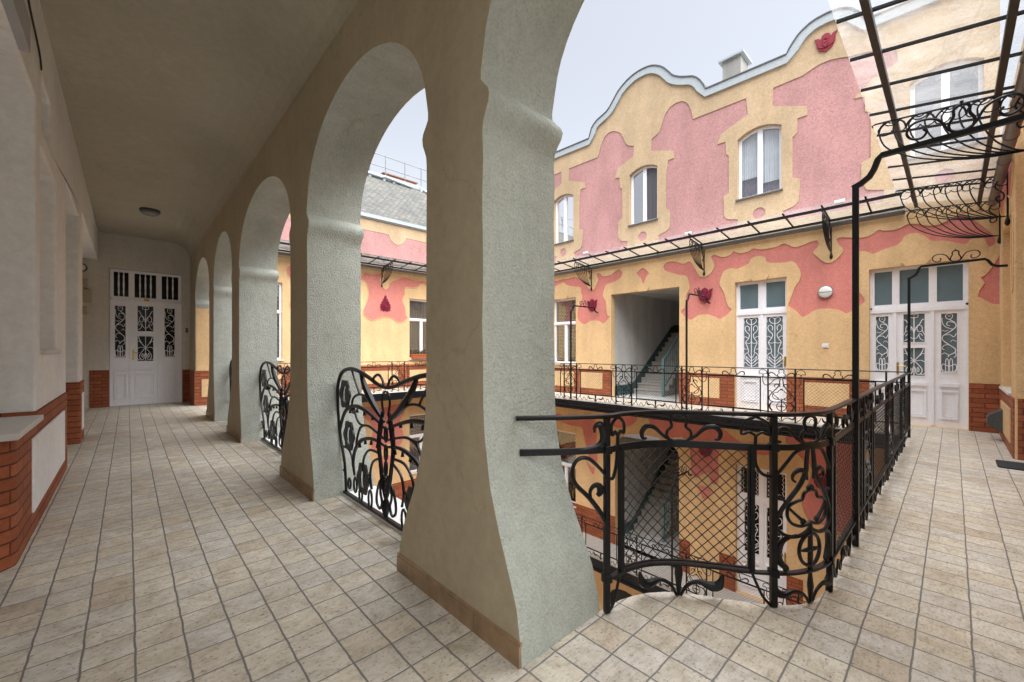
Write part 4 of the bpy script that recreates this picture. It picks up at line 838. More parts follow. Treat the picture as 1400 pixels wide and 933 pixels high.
for (a, b) in ((14.6, 7.052), (5.05, 4.76), (4.02, 3.64), (2.57, 2.26)): mb.pbox(PF, b, -4.5, a-.002, -3.65, 0, .02)
pieces(mb, 'brick_plinth', M['brick'], fa)
mb = MB()
for (a, b) in ((8.375, 7.503), (9.8, 8.62), (12.9, 12.0), (4.75, 4.01), (2.24, 1.46)): mb.pbox(PF, b, .225, a, .73, .018, .03)
pieces(mb, 'plinth_panel', M['yellow'], fa)
window_arch(fa, fx(9.55), 0, .875, 5.15, 6.66, .12, -.12, panemat('sky_reflecting_pane', (.8, .84, .86), .5))
window_arch(fa, fx(6.57), 0, .89, 5.15, 6.64, .14, -.12, bpy.data.materials['sky_reflecting_pane'], None, True)
window_arch(fa, fx(3.60), 0, .93, 5.11, 6.58, .15, -.12, M['pane'], True)
window_arch(fa, fx(.56), 0, .93, 5.08, 6.52, .15, -.12, bpy.data.materials['sky_reflecting_pane'])
window_arch(fa, fx(12.6), 0, .9, 5.15, 6.66, .12, -.12, bpy.data.materials['sky_reflecting_pane'])
window_tr(fa, fx(9.6), 0, 1.03, 1.0, 3.22, 2.36, -.12); window_tr(fa, fx(13.0), 0, 1.0, 1.0, 3.22, 2.36, -.12); window_tr(fa, fx(9.6), 0, 1.03, -3.75, -1.32, -2.5, -.12)
door2(fa, fx(3.66), 1.09, 3.10, 2.30, M['glass_frost'], -.14)
door2(fa, shift(fx(3.64), 0, -4.498), 1.07, 3.13, 2.30, M['glass_dark'], -.14, True)
door3(fa, fx(DG[0]), 1.34, 3.05, 2.18, M['glass_frost'], -.14)
window_tr(fa, fx(3.7), 0, 1.1, -8.6, -6.4, -7.2, -.12)
mb = MB()
for (u, v) in ((8.15, 4.62), (4.80, 4.55), (1.62, 4.55)):
    mb.pbox(PF, u-.09, v-.03, u+.09, v+.03, .005, .022); mb.lathe([(.026, 0), (.026, -.03)], PF(u-.05, v, .03), 8, 'x'); mb.lathe([(.026, 0), (.026, -.03)], PF(u+.05, v, .03), 8, 'x')
pieces(mb, 'wall_socket', M['lamp_white'], fa)
# edge beams of the galleries
mb = MB()
mb.box(9.56, .50, -.24, 9.598, 13.3, -.03); mb.box(9.50, .50, -.27, 9.56, 13.3, -.24); mb.box(9.52, .52, -.20, 9.559, 13.3, -.155)
mb.box(9.76, .40, -4.80, 9.798, 13.5, -4.53); mb.box(9.70, .40, -4.83, 9.76, 13.5, -4.80)
mb.box(1.83, 13.262, -.24, 9.5, 13.298, -.03); mb.box(1.83, 13.2, -.27, 9.5, 13.262, -.24); mb.box(3.1, .505, -.24, 9.5, .53, -.03)
pieces(mb, 'gallery_edge_beam', M['iron'], fa)
mb = MB()
for X, z, a, b in ((9.555, -.13, .6, 13.2), (9.755, -4.66, .5, 13.4)):
    y = a
    while y < b:
        if int((y-a)/.9) % 2 == 0: mb.tube([(X, y+.05*math.cos(R(t)), z+.06*math.sin(R(t))) for t in range(0, 360, 45)], .012, 4, True)
        y += .15
pieces(mb, 'beam_ornament', M['iron'], fa, .3)

# stairwell behind the open doorway, and the one a floor below
def stairwell(dz, name):
    mb = MB()
    mb.quad((11.09, 7.25, dz), (17, 7.25, dz), (17, 7.25, dz+3.3), (11.09, 7.25, dz+3.3)); mb.quad((11.09, 4.2, dz), (17, 4.2, dz), (17, 4.2, dz+3.3), (11.09, 4.2, dz+3.3))
    mb.quad((17, 4.2, dz), (17, 7.25, dz), (17, 7.25, dz+3.3), (17, 4.2, dz+3.3)); mb.quad((11.09, 4.2, dz+3.3), (17, 4.2, dz+3.3), (17, 7.25, dz+3.3), (11.09, 7.25, dz+3.3))
    mb.quad((11.09, 4.2, dz+.003), (17, 4.2, dz+.003), (17, 7.25, dz+.003), (11.09, 7.25, dz+.003)); mb.quad((11.101, 4.2, dz), (11.101, 5.05, dz), (11.101, 5.05, dz+3.3), (11.101, 4.2, dz+3.3))
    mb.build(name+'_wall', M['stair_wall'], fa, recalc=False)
    st = thing('staircase', ('grey stone staircase rising behind the open doorway of the upper gallery' if dz > -1 else 'grey stone staircase in the dark arched doorway a floor below'), 'staircase', (12.3, 6.65, dz))
    s = MB()
    n = 12; x1 = 12.3+.24*n
    for k in range(n):
        x = 12.3+.24*k; s.box(x, 6.15, dz+.004, x+.245, 7.235, dz+.175*(k+1)-.036); s.box(x-.03, 6.13, dz+.175*(k+1)-.035, x+.245, 7.236, dz+.175*(k+1))
    s.box(x1+.006, 4.3, dz+.175*n-.15, 16.9, 7.235, dz+.175*n)
    s.build('steps', M['stone'], st)
    d = MB(); d.prism(lambda u, v, o=0: Vector((u, 7.25-o, v)), [(11.12, dz+.01), (16.9, dz+.01), (16.9, dz+2.42), (15.25, dz+2.42), (14.95, dz+2.32), (12.35, dz+.44), (12.15, dz+.34), (11.12, dz+.32)], .004, .012); d.build('dado', M['teal'], st)
    r = MB(); r.bar([(12.12, 6.12, dz+.004), (12.12, 6.12, dz+1.2)], .07, .07, (1, 0, 0)); r.bar([(12.12, 6.12, dz+1.12), (x1, 6.12, dz+1.12+.729*(x1-12.12))], .05, .04); r.bar([(12.12, 6.12, dz+.25), (x1, 6.12, dz+.25+.729*(x1-12.12))], .02, .03)
    for k in range(21): r.tube([(12.2+.134*k, 6.12, dz+.3+.134*k*.729), (12.2+.134*k, 6.12, dz+1.15+.134*k*.729)], .008, 4)
    for k in range(0, 21, 2): r.tube([(12.2+.134*k+.05*math.cos(R(t)), 6.12, dz+.78+.134*k*.729+.06*math.sin(R(t))) for t in range(0, 360, 60)], .007, 4, True)
    r.build('handrail', M['teal_rail'], st)
stairwell(0.0, 'stairwell'); stairwell(-4.5, 'lower_stairwell')
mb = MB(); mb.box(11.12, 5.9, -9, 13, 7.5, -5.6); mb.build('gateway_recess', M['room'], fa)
# chimney on the roof behind the parapet
mb = MB(); mb.box(12.22, 3.95, 7.5, 12.8, 4.42, 9.52); ch = mb.build('chimney', M['plaster_grey'], fa)
mb = MB(); mb.box(12.14, 3.86, 9.52, 12.88, 4.51, 9.58); mb.lathe([(.25, 0), (.25, .05), (.18, .10), (.02, .13)], (12.5, 4.18, 9.58), 12); mb.build('chimney_cap', M['coping'], ch)

# ================================================================== RIGHT-HAND WING
rw = thing('right_house', 'yellow wall with terracotta plinth closing the right side of the gallery', 'building', (9.5, -.55, 0))
out = [(1.82, 0), (1.82, 5.0), (10.9, 5.0), (10.9, 0), (8.43, 0), (8.43, 4.6), (6.9, 4.6), (6.9, 0)]  # unseen wall top shaped low to brighten court and piers
mb = MB(); mb.sheet(PR, out, [rect(8.95, .80, 10.55, 3.35)], 0, .5, True); mb.pbox(PR, 8.8, .7, 10.7, 3.5, -.16, -.13); mb.pbox(PR, 6.8, 0, 8.6, 4.7, -.6, -.5); mb.pbox(PR, 1.82, -9, 10.9, -.202, -.3, 0)
o_ = mb.build('wall', M['yellow'], rw, True); bevel(o_, .05, 4, 40)
mb = MB(); pts = [(8.43, -1.04), (10.9, -1.04), (10.9, -.535), (8.50, -.535)] + [(8.50-.085*math.sin(R(a)), -.62+.085*math.cos(R(a))) for a in range(15, 91, 15)]
mb.prism(G, pts[1:] + pts[:1], 0, .79); mb.build('brick_plinth', M['brick'], rw)
mb = MB(); mb.pbox(PR, 8.75, .16, 10.3, .62, .014, .026); mb.build('plinth_panel', M['yellow'], rw)
mb = MB(); mb.pbox(PR, 8.9, .795, 10.6, .825, -.14, .03); mb.build('niche_sill', M['sill'], rw)
def PJ(u, v, o=0.0): return Vector((8.43-o, u, v))
patches('pink_panel', rw, PR, [[(8.6, 4.3), (9.2, 4.35), (9.9, 4.2), (10.5, 4.3), (10.8, 4.1), (10.7, 3.75), (10.2, 3.6), (9.5, 3.7), (8.9, 3.55), (8.55, 3.9)], [(8.56, 3.2), (8.8, 3.1), (8.82, 2.5), (8.7, 2.2), (8.56, 2.4)]], [M['pink'], M['yellow']])
patches('jamb_pink_panel', rw, PJ, [[(-.63, 4.2), (-.75, 4.3), (-1.9, 4.1), (-.85, 3.4), (-1.9, 2.6), (-.75, 2.4), (-.64, 2.8), (-.68, 3.4)]], [M['pink'], M['yellow']], .015)
mb = MB(); mb.pbox(PR, 7.0, .01, 8.3, 2.9, -.498, -.45); mb.build('entrance_door', M['door_white'], rw)

# ================================================================== WROUGHT IRON
LW = [1.0]
def mir(items): return [([(-a[0], a[1]) for a in it[0]],) + tuple(it[1:]) for it in items]
def leafr(*r): return list(r)
PEAR = [([(0, .893), (.042, .893), (.066, .915), (.064, .945), (.042, .966), (.040, .985), (.047, 1.005), (.036, 1.03), (0, 1.042), (-.036, 1.03), (-.047, 1.005), (-.040, .985), (-.042, .966), (-.064, .945), (-.066, .915), (-.042, .893)], .0085, True)]
def crest(): 
    h = [([(.03, .885), (.085, .915), (.14, .965), (.19, .975), (.22, .945), (.215, .91), (.19, .905)], [.006, .010, .013, .015, .014, .010, .006])]
    return PEAR + h + mir(h)
def scroll_items(w=.235):
    h = [([(.02, .86), (.03, .79), (.035, .74), (.07, .675), (.135, .60), (.185, .535), (.215, .475), (.205, .42), (.15, .387), (.08, .385), (.02, .41), (0, .44)], [.010, .011, .012, .012, .012, .011, .010, .010, .010, .010, .009, .008]),
         ([(.025, .69), (.04, .73), (.075, .748), (.115, .73), (.125, .70), (.105, .682)], [.006, .012, .013, .010, .007, .006]),
         ([(.165, .57), (.19, .605), (.222, .60), (.22, .57)], [.006, .009, .008, .006]),
         ([(0, .635), (.045, .618), (.062, .585), (.10, .575), (.145, .552), (.155, .50), (.13, .458), (.075, .437), (.03, .442), (0, .455)], .0085),
         ([(.145, .54), (.10, .50), (.07, .475), (.05, .462), (.065, .45)], [.008, .008, .010, .013, .010]),
         ([(.10, .392), (.17, .37), (.20, .33), (.205, .285), (.19, .24), (.16, .213), (.175, .20)], [.005, .012, .017, .016, .018, .014, .008]),
         ([(.02, .865), (.10, .85), (.16, .79), (.205, .735), (w, .715), (w+.055, .725), (w+.09, .775), (w+.095, .85), (w+.092, .935)], .0085),
         ([(.012, .006), (.055, .062), (.12, .083), (.17, .068), (.205, .075), (.225, .12), (.228, .165)], [.007, .008, .010, .018, .020, .010, .004]),
         ([(w+.092, .935), (w+.06, .955), (w+.035, .945), (w+.02, .95), (w+.035, 1.01), (w+.092, 1.04)], .0075), ([(w+.092, .935), (w+.125, .955), (w+.15, .945), (w+.165, .95), (w+.15, 1.01), (w+.092, 1.04)], .0075)]
    c = [([(0, .44), (0, .30), (0, .19)], [.010, .013, .012]), ([(0, .19), (0, .10), (0, .004)], [.006, .016, .006]), ([(-.07, .30), (-.03, .30), (.03, .30), (.07, .30)], [.004, .012, .012, .004]),
         ([(.082*math.cos(R(a)), .30+.088*math.sin(R(a))) for a in range(0, 360, 30)], .0095, True), ([(-.02, .64), (0, .655), (.02, .64)], .010)]
    return PEAR + crest()[1:] + h + mir(h) + c
def mesh_low(L, g=.14):
    """ironwork between bottom rail and floor, for a bay with half length L"""
    big = L < .6
    h = [([(.012, .004), (.045, .062), (.105, .092), (.17, .074), (.215, .088), (.235, .150)], [.008, .010, .012, .026 if big else .022, .026 if big else .022, .006]),
         ([(.25, .15), (.29, .05), (.33, .02), (.37, .09), (.41, .10), (.44, .03), (.48, .03)], .007), ([(L-g, .185), (L-g+.035, .10), (L-.05, .045), (L-.012, .004)], .008)]
    if big: del h[1]
    else: h += [([(.48, .03), (.52, .10), (L-g, .185)], .007)]
    return h + mir(h) + [([(0, .185), (0, .13), (0, .004)], [.018, .024, .007])]
def draw(mb, mp, items, n=6, k=4, sc=1.0):
    for it in items:
        pts, r = it[0], it[1]; cl = len(it) > 2 and it[2]
        sp = smooth_pts([(a[0], a[1], 0) for a in pts], k, cl)
        if isinstance(r, (list, tuple)): r = [q*sc for q in r]
        else: r = r*sc
        mb.tube([mp(q.x, q.y) for q in sp], r, n, cl)
def wires(mb, mp, L, z0, z1, pitch, r, n=4, seg=1):
    """diagonal wire mesh clipped to the frame |s| < L"""
    H = z1-z0
    c = -L-H
    while c < L+H:
        for sgn in (1, -1):
            # line s = c + (z-z0) (sgn=1) or s = -c - (z-z0)
            za, zb = z0, z1; sa, sb = c, c+H
            if sa < -L: za = z0 + (-L-c); sa = -L
            if sb > L: zb = z0 + (L-c); sb = L
            if zb - za > .02:
                m = max(1, int((zb-za)/.08)) if seg > 1 else 1
                mb.tube([mp(sgn*(sa+(sb-sa)*t/m), za+(zb-za)*t/m, .004*sgn) for t in range(m+1)], r, n, False, False)
        c += pitch
BL, SW, PITCH = .66, .235, 1.79
PROTO = {}
def make_protos():
    """one scroll bay and one mesh bay, drawn once for all straight railings"""
    mp = lambda s, z, o=0.0: Vector((s, o, z))
    def add(name, mb): PROTO[name] = mb
    a = MB(); draw(a, mp, scroll_items(), 4, 3); add('scroll_panel', a)
    a = MB(); draw(a, mp, crest(), 4, 3); add('crest', a)
    a = MB(); draw(a, mp, mesh_low(BL), 4, 3); add('apron_scroll', a)
    a = MB(); wires(a, mp, BL-.14, .20, .86, .064, .0019, 3)
    for s in (-1, 1): a.bar([(s*(BL-.14), 0, .19), (s*(BL-.14), 0, .875)], .02, .02, (1, 0, 0))
    a.bar([(-BL+.14, 0, .865), (BL-.14, 0, .865)], .014, .014); a.bar([(-BL+.14, 0, .20), (BL-.14, 0, .20)], .014, .014); add('mesh_panel', a)
    a = MB(); a.bar([(0, 0, .003), (0, 0, 1.045)], .026, .026, (1, 0, 0)); add('post', a)
make_protos()
PM = {}
def bay(root, name, s):
    """place a bay part along the local x axis of a railing"""
    if name not in PM:
        PM[name] = PROTO[name].build(name, M['iron'], root, True, local=True, recalc=False); PM[name].location = (s, 0, 0); return PM[name]
    return dup(PM[name], root, (s, 0, 0))
def rails(root, s0, s1, wire=True):
    a = MB(); a.tube([(s0, 0, 1.055), (s1, 0, 1.055)], .011, 6); a.build('top_rail', M['iron'], root, local=True, recalc=False)
    a = MB(); a.bar([(s0, 0, .88), (s1, 0, .88)], .016, .022); a.build('middle_rail', M['iron'], root, local=True, recalc=False)
    a = MB(); a.bar([(s0, 0, .185), (s1, 0, .185)], .016, .022); a.build('bottom_rail', M['iron'], root, local=True, recalc=False)
def straight_railing(name, label, loc, rz, centres, s0, s1):
    root = thing(name, label, 'railing', loc, rz, 'wrought iron gallery railings')
    rails(root, s0, s1)
    for c in centres:
        if c-SW > s0+.1: bay(root, 'scroll_panel', c); bay(root, 'post', c-SW)
        bay(root, 'post', c+SW)
    for a, b in zip(centres, centres[1:]):
        bay(root, 'mesh_panel', (a+b)/2); bay(root, 'crest', (a+b)/2); bay(root, 'apron_scroll', (a+b)/2)
    return root
cen = [.0 + PITCH*k for k in range(8)]
straight_railing('gallery_railing', 'long black scrollwork railing in front of the pink and yellow facade on the upper gallery', (9.55, .55, 0), R(90), cen, -.05, 12.75)
straight_railing('gallery_railing', 'black scrollwork railing on the gallery at the far left end below the slate roof', (3.39, 13.35, 0), 0, [PITCH*k for k in range(4)], -1.55, 6.15)
straight_railing('gallery_railing', 'black scrollwork railing one floor below seen through the mesh of the near railing', (9.8, .55, -4.5), R(90), cen, -.1, 12.9)

# ---- the near railing: bowed out beside the first pier, then straight along the right gallery
path = smooth_pts([(1.47, 1.545, 0), (1.66, 1.40, 0), (1.875, 1.265, 0), (1.99, 1.252, 0), (2.10, 1.222, 0), (2.20, 1.172, 0), (2.30, 1.085, 0), (2.37, .99, 0), (2.44, .885, 0), (2.51, .77, 0), (2.59, .672, 0), (2.67, .60, 0), (2.77, .545, 0), (2.88, .508, 0), (3.0, .492, 0), (3.2, .488, 0)], 8)
path += [Vector((3.2+.25*k, .488, 0)) for k in range(1, 25)] + [Vector((9.31, .488, 0))]
cum = [0.0]
for a, b in zip(path, path[1:]): cum.append(cum[-1] + (b-a).length)
def at(s):
    s = min(max(s, 0.0), cum[-1]-1e-6)
    lo, hi = 0, len(cum)-1
    while hi-lo > 1:
        m = (lo+hi)//2
        if cum[m] <= s: lo = m
        else: hi = m
    t = (s-cum[lo])/max(cum[hi]-cum[lo], 1e-9); p = path[lo].lerp(path[hi], t)
    d = (path[min(hi+1, len(path)-1)] - path[max(lo-1, 0)]).normalized()
    return p, Vector((-d.y, d.x, 0))
def sof(x, y):
    """arc length of the path point nearest to (x, y)"""
    return min(((p-Vector((x, y, 0))).length, c) for p, c in zip(path, cum))[1]
def mpath(c): 
    def f(s, z, o=0.0):
        p, n = at(c+s); return Vector((p.x, p.y, z)) + n*o
    return f
nr = thing('gallery_railing', 'near black railing bowing out beside the first pier with mesh and scrollwork', 'railing', (3.0, .49, 0), 0, 'wrought iron gallery railings')
sA, sB, sC, sD, sE = sof(1.875, 1.265), sof(1.99, 1.252), sof(2.52, .755), sof(2.593, .67), sof(3.0, .492)
mp0 = mpath(0)
fine = [q for q in cum if q < sof(3.25, .488)]
def run(z, s0=0.0, s1=None, o=0.0):
    s1 = cum[-1] if s1 is None else s1
    ss = [s0] + [q for q in cum if s0 < q < s1] + [s1]
    return [mp0(q, z, o) for q in ss]
a = MB(); a.bar(run(1.058), .042, .014); a.bar(run(1.047), .02, .010); o_ = a.build('top_rail', M['iron'], nr)
bevel(o_, .004, 2)
a = MB(); a.bar(run(.875, .02), .016, .034); bevel(a.build('middle_rail', M['iron'], nr), .003, 2)
a = MB(); a.bar(run(.185, sA), .034, .014); a.bar(run(.205, sB, sC), .012, .012); bevel(a.build('bottom_rail', M['iron'], nr), .003, 2)
def post(s, w=.03, top=1.045):
    p, n = at(s); m = MB(); m.bar([(p.x, p.y, .003), (p.x, p.y, top)], w, w, (n.y, -n.x, 0)); bevel(m.build('post', M['iron'], nr), .004, 2)
def collars(s):
    p, n = at(s); t = Vector((n.y, -n.x, 0))
    for z in (.875, .187):
        m = MB(); m.bar([(p.x, p.y, z-.022), (p.x, p.y, z+.022)], .046, .046, t); bevel(m.build('collar', M['iron'], nr), .005, 2)
collars(sA); collars(sD); collars(sE)
post(sA, .03); post(sD, .032); post(sE, .03)
# half scroll between pier and first post
a = MB(); q = mpath(sA)
draw(a, q, [([(0, .73), (-.05, .787), (-.10, .83), (-.144, .838), (-.18, .815), (-.195, .76), (-.175, .70), (-.106, .63), (-.055, .566), (-.012, .497), (0, .465)], [.009, .010, .011, .011, .011, .011, .012, .013, .014, .013, .010]),
            ([(-.092, .62), (-.096, .66), (-.074, .688), (-.045, .684), (-.038, .655), (-.055, .632)], [.007, .010, .012, .018, .020, .010]),
            ([(-.20, .878), (-.13, .884), (-.06, .897), (-.025, .925), (-.02, .97), (-.04, 1.01), (-.07, 1.0), (-.072, .97)], [.006, .010, .013, .018, .024, .020, .010, .005]),
            ([(0, .73), (.035, .715), (.06, .75), (.075, .80), (.085, .87), (.09, .935)], .0095), ([(.09, .935), (.06, .965), (.035, .95), (.03, 1.0), (.055, 1.03), (.085, 1.038), (.115, 1.03), (.14, 1.0), (.14, .95), (.115, .962), (.09, .935)], [.008, .010, .009, .009, .009, .009, .009, .009, .009, .010, .008])], 8, 5)
a.build('scroll_panel', M['iron'], nr, True, recalc=False)
# near mesh bay
L = (sD-sA)/2; q = mpath((sA+sD)/2); Lm = (sC-sB)/2
a = MB(); draw(a, q, crest(), 8, 5); a.build('crest', M['iron'], nr, True, recalc=False)
a = MB(); draw(a, q, mesh_low(L, L-Lm), 8, 5); pieces(a, 'apron_scroll', M['iron'], nr, smooth=True, recalc=False)
qm = mpath((sB+sC)/2)
a = MB(); wires(a, qm, Lm-.012, .21, .855, .0615, .0027, 5, 4)
for s in (-Lm, Lm):
    p, n = at((sB+sC)/2+s); a.bar([(p.x, p.y, .185), (p.x, p.y, .875)], .026, .022, (n.y, -n.x, 0))
    p, n = at((sB+sC)/2+s*.955); a.bar([(p.x, p.y, .20), (p.x, p.y, .865)], .012, .012, (n.y, -n.x, 0))
a.bar([qm(s*Lm/12, .858) for s in range(-12, 13)], .012, .012); a.build('mesh_panel', M['iron'], nr, recalc=False)
# near scroll bay (curved)
q = mpath((sD+sE)/2); a = MB(); draw(a, q, scroll_items((sE-sD)/2), 8, 5, 1.05); a.build('scroll_panel', M['iron'], nr, True, recalc=False)
# straight bays along the right gallery
def nbay(name, x, y=.488):
    o = dup(PM[name], nr, (x-3.0, y-.49, 0)); return o
xs = 3.0 + 2*BL + SW
lastc = 3.0 - SW
for c in (4.49, 6.28, 8.07):
    nbay('scroll_panel', c); nbay('post', c-SW); nbay('post', c+SW); nbay('mesh_panel', (lastc+c)/2); nbay('crest', (lastc+c)/2); nbay('apron_scroll', (lastc+c)/2); lastc = c
nbay('mesh_panel', 8.965); nbay('post', 9.30)

# ---- butterfly grilles in the arches
def butterfly(label, yc, k):
    BS = 1.3
    t = thing('butterfly_railing', label, 'railing', (1.55, yc, .02), R(90), 'butterfly railings in the arches')
    mp = lambda s, z, o=0.0: Vector((s*k, o, z))
    a = MB()
    rim = [(-1.055, .78), (-1.06, 1.03), (-.95, 1.17), (-.755, 1.215), (-.54, 1.20), (-.32, 1.15), (-.16, 1.105), (0, 1.085)]; rim = rim + [(-x, z) for x, z in reversed(rim[:-1])]
    draw(a, mp, [(rim, [.012, .016, .019, .019, .019, .018, .016, .016, .016, .018, .019, .019, .019, .016, .012])], 8, 5)
    for s in (-1, 1): draw(a, mp, [([(s*1.055, 1.0), (s*1.05, .78), (s*.985, .53), (s*.88, .29), (s*.84, .02)], .014)], 6, 5)
    a.bar([mp(-.95, .012), mp(.95, .012)], .03, .022); a.build('frame', M['iron'], t, True, local=True, recalc=False)
    h = [([(.50, 1.195), (.42, 1.08), (.31, .98), (.20, .90), (.09, .835), (.03, .80)], [.012, .022, .026, .02, .014, .010]),
         ([(.16, .86), (.30, .945), (.42, .985), (.55, .985), (.67, .94), (.70, .86), (.66, .80)], .009), ([(.70, 1.20), (.62, 1.10), (.55, 1.02), (.53, .985)], .008),
         ([(.04, .75), (.20, .805), (.42, .86), (.65, .87), (.86, .80), (.97, .66), (1.01, .55)], [.008, .011, .014, .015, .014, .012, .009]),
         ([(.04, .66), (.2, .70), (.36, .725), (.50, .69), (.57, .60), (.60, .52)], .009), ([(.66, .87), (.60, .77), (.52, .72), (.42, .72)], .008),
         ([(.02, .60), (.25, .625), (.48, .575), (.62, .47), (.67, .34), (.64, .22)], [.008, .012, .015, .014, .011, .008]),
         ([(.10, .52), (.30, .52), (.42, .44), (.45, .33), (.38, .26), (.33, .31)], .009), ([(.12, .48), (.25, .42), (.30, .30), (.27, .18)], .009), ([(.90, .45), (.78, .44), (.70, .38), (.68, .30)], .008),
         ([(.06, .88), (.10, .74), (.13, .60), (.10, .46), (.07, .34), (.03, .26), (0, .22)], [.012, .018, .016, .014, .016, .018, .012]),
         ([(.04, .86), (.07, .96), (.05, 1.03), (.015, 1.05)], .008), ([(.03, 1.09), (.07, 1.15), (.14, 1.185), (.22, 1.16), (.25, 1.12)], .009),
         ([(.10, .30), (.16, .20), (.17, .10), (.11, .06), (.07, .12), (.10, .2)], .009, True), ([(1.02, .30), (.95, .26), (.92, .20), (.97, .17)], .008)]
    for (x, z, rx_, rz_) in ((.62, .14, .035, .07), (.50, .075, .032, .06), (.30, .09, .035, .075), (.76, .12, .03, .05)): h.append(([(x+rx_*math.cos(R(b)), z+rz_*math.sin(R(b))) for b in range(0, 360, 45)], .008, True))
    for arcp in ([(.12, .785), (.25, .825), (.42, .845), (.58, .852), (.74, .83)], [(.16, .60), (.28, .605), (.40, .59), (.52, .54)]):
        for (x, z) in arcp: h.append(([(x, z), (x, z-.028), (x, z-.036)], [.007, .011, .013]))
    c = [([(.022*math.cos(R(b)), .70+.06*math.sin(R(b))) for b in range(0, 360, 45)], .008, True), ([(.022*math.cos(R(b)), .55+.06*math.sin(R(b))) for b in range(0, 360, 45)], .008, True), ([(0, .48), (.02, .42), (0, .36), (-.02, .42)], .009, True),
         ([(0, .30), (.045, .36), (.06, .30), (0, .17), (-.06, .30), (-.045, .36)], .012, True), ([(0, .17), (0, .10), (0, .02)], [.014, .030, .012])]
    a = MB(); draw(a, mp, h + mir(h) + c, 6, 4, BS); a.build('wing_veins', M['iron'], t, True, local=True, recalc=False)
    pl = lambda u, v, o=0.0: mp(u, v, o)
    for s in (-1, 1):
        for (x, z, rx_, rz_) in ((.87, .965, .125, .14), (.77, .575, .12, .14), (.45, .235, .12, .14)):
            b = MB(); n = 24; outp = [(s*x+(rx_*(1+.10*math.cos(6*R(g))))*math.cos(R(g)), z+(rz_*(1+.10*math.cos(6*R(g))))*math.sin(R(g))) for g in range(0, 360, 15)]
            cres = [(s*x+.062*math.cos(R(g))-s*.01, z+.07*math.sin(R(g))) for g in range(90, 451, 20)]
            inn = [(s*x-s*.03+s*.085*math.cos(R(g)), z+.088*math.sin(R(g))) for g in range(-85, 86, 17)] + [(s*x-s*.03+s*.028*math.cos(R(g)), z+.066*math.sin(R(g))) for g in range(85, -86, -17)]
            b.sheet(pl, outp, [inn], .007, .014, True, back=True); b.build('wing_eye', M['iron'], t, local=True)
    return t
butterfly('butterfly shaped black railing in the arch between the first and second piers, the nearest one', 3.18, 1.0)
butterfly('butterfly shaped black railing in the arch between the second and third piers, half hidden', 6.222, 1.28)
butterfly('farthest butterfly shaped black railing, a sliver behind the third pier', 9.235, .93)

# ---- bar arches that tie the railings to the walls
def tie(name, label, loc, rz, reach, group='iron tie bars over the gallery railings'):
    t = thing(name, label, 'iron bar', loc, rz, group)          # local x runs from the post towards the wall
    a = MB(); a.bar([(0, 0, .003), (0, 0, 2.58)], .036, .036, (1, 0, 0)); a.build('post', M['iron'], t, local=True, recalc=False)
    pts = [(-.018, 0, 2.58), (.03, 0, 2.60), (.075, 0, 2.635), (.10, 0, 2.68), (.12, 0, 2.74), (.14, 0, 2.765)]
    pts += [(reach-.22, 0, 2.775), (reach-.19, 0, 2.75), (reach-.15, 0, 2.68), (reach-.10, 0, 2.65), (reach, 0, 2.645)]
    a = MB(); a.bar(pts, .03, .034, (0, 0, 1)); a.build('cross_bar', M['iron'], t, local=True, recalc=False)
    c = reach/2+.0; mp = lambda s, z, o=0.0: Vector((c+s, o, 2.79+z))
    half = [([(.03, .006), (.06, .03), (.10, .105), (.16, .135), (.225, .125), (.25, .075), (.225, .03), (.18, .02), (.155, .05), (.17, .075)], .008)]
    a = MB(); draw(a, mp, half + mir(half) + [([(0, .0), (.045, .012), (.055, .055), (.035, .10), (.035, .135), (.025, .155), (0, .165), (-.025, .155), (-.035, .135), (-.035, .10), (-.055, .055), (-.045, .012)], .009, True), ([(0, .165), (0, .185)], .010)], 6, 4)
    a.build('scroll', M['iron'], t, True, local=True, recalc=False)
    return t
tie('tie_bar', 'tall black post with a stepped scroll topped bar at the near right railing', (3.83, .478, 0), R(-90), 1.03)
tie('tie_bar', 'black post with a scroll topped bar before the triple white door', (9.30, .488, 0), R(-90), 1.03)
tie('tie_bar', 'thin black post with a scroll topped bar right of the open stair doorway', (9.55, 4.25, 0), 0, 1.35)
tie('tie_bar', 'thin black post with a scroll topped bar left of the open stair doorway', (9.55, 7.69, 0), 0, 1.35)
tie('tie_bar', 'thin black post with a scroll topped bar on the gallery a floor below', (9.8, 4.72, -4.5), 0, 1.1)

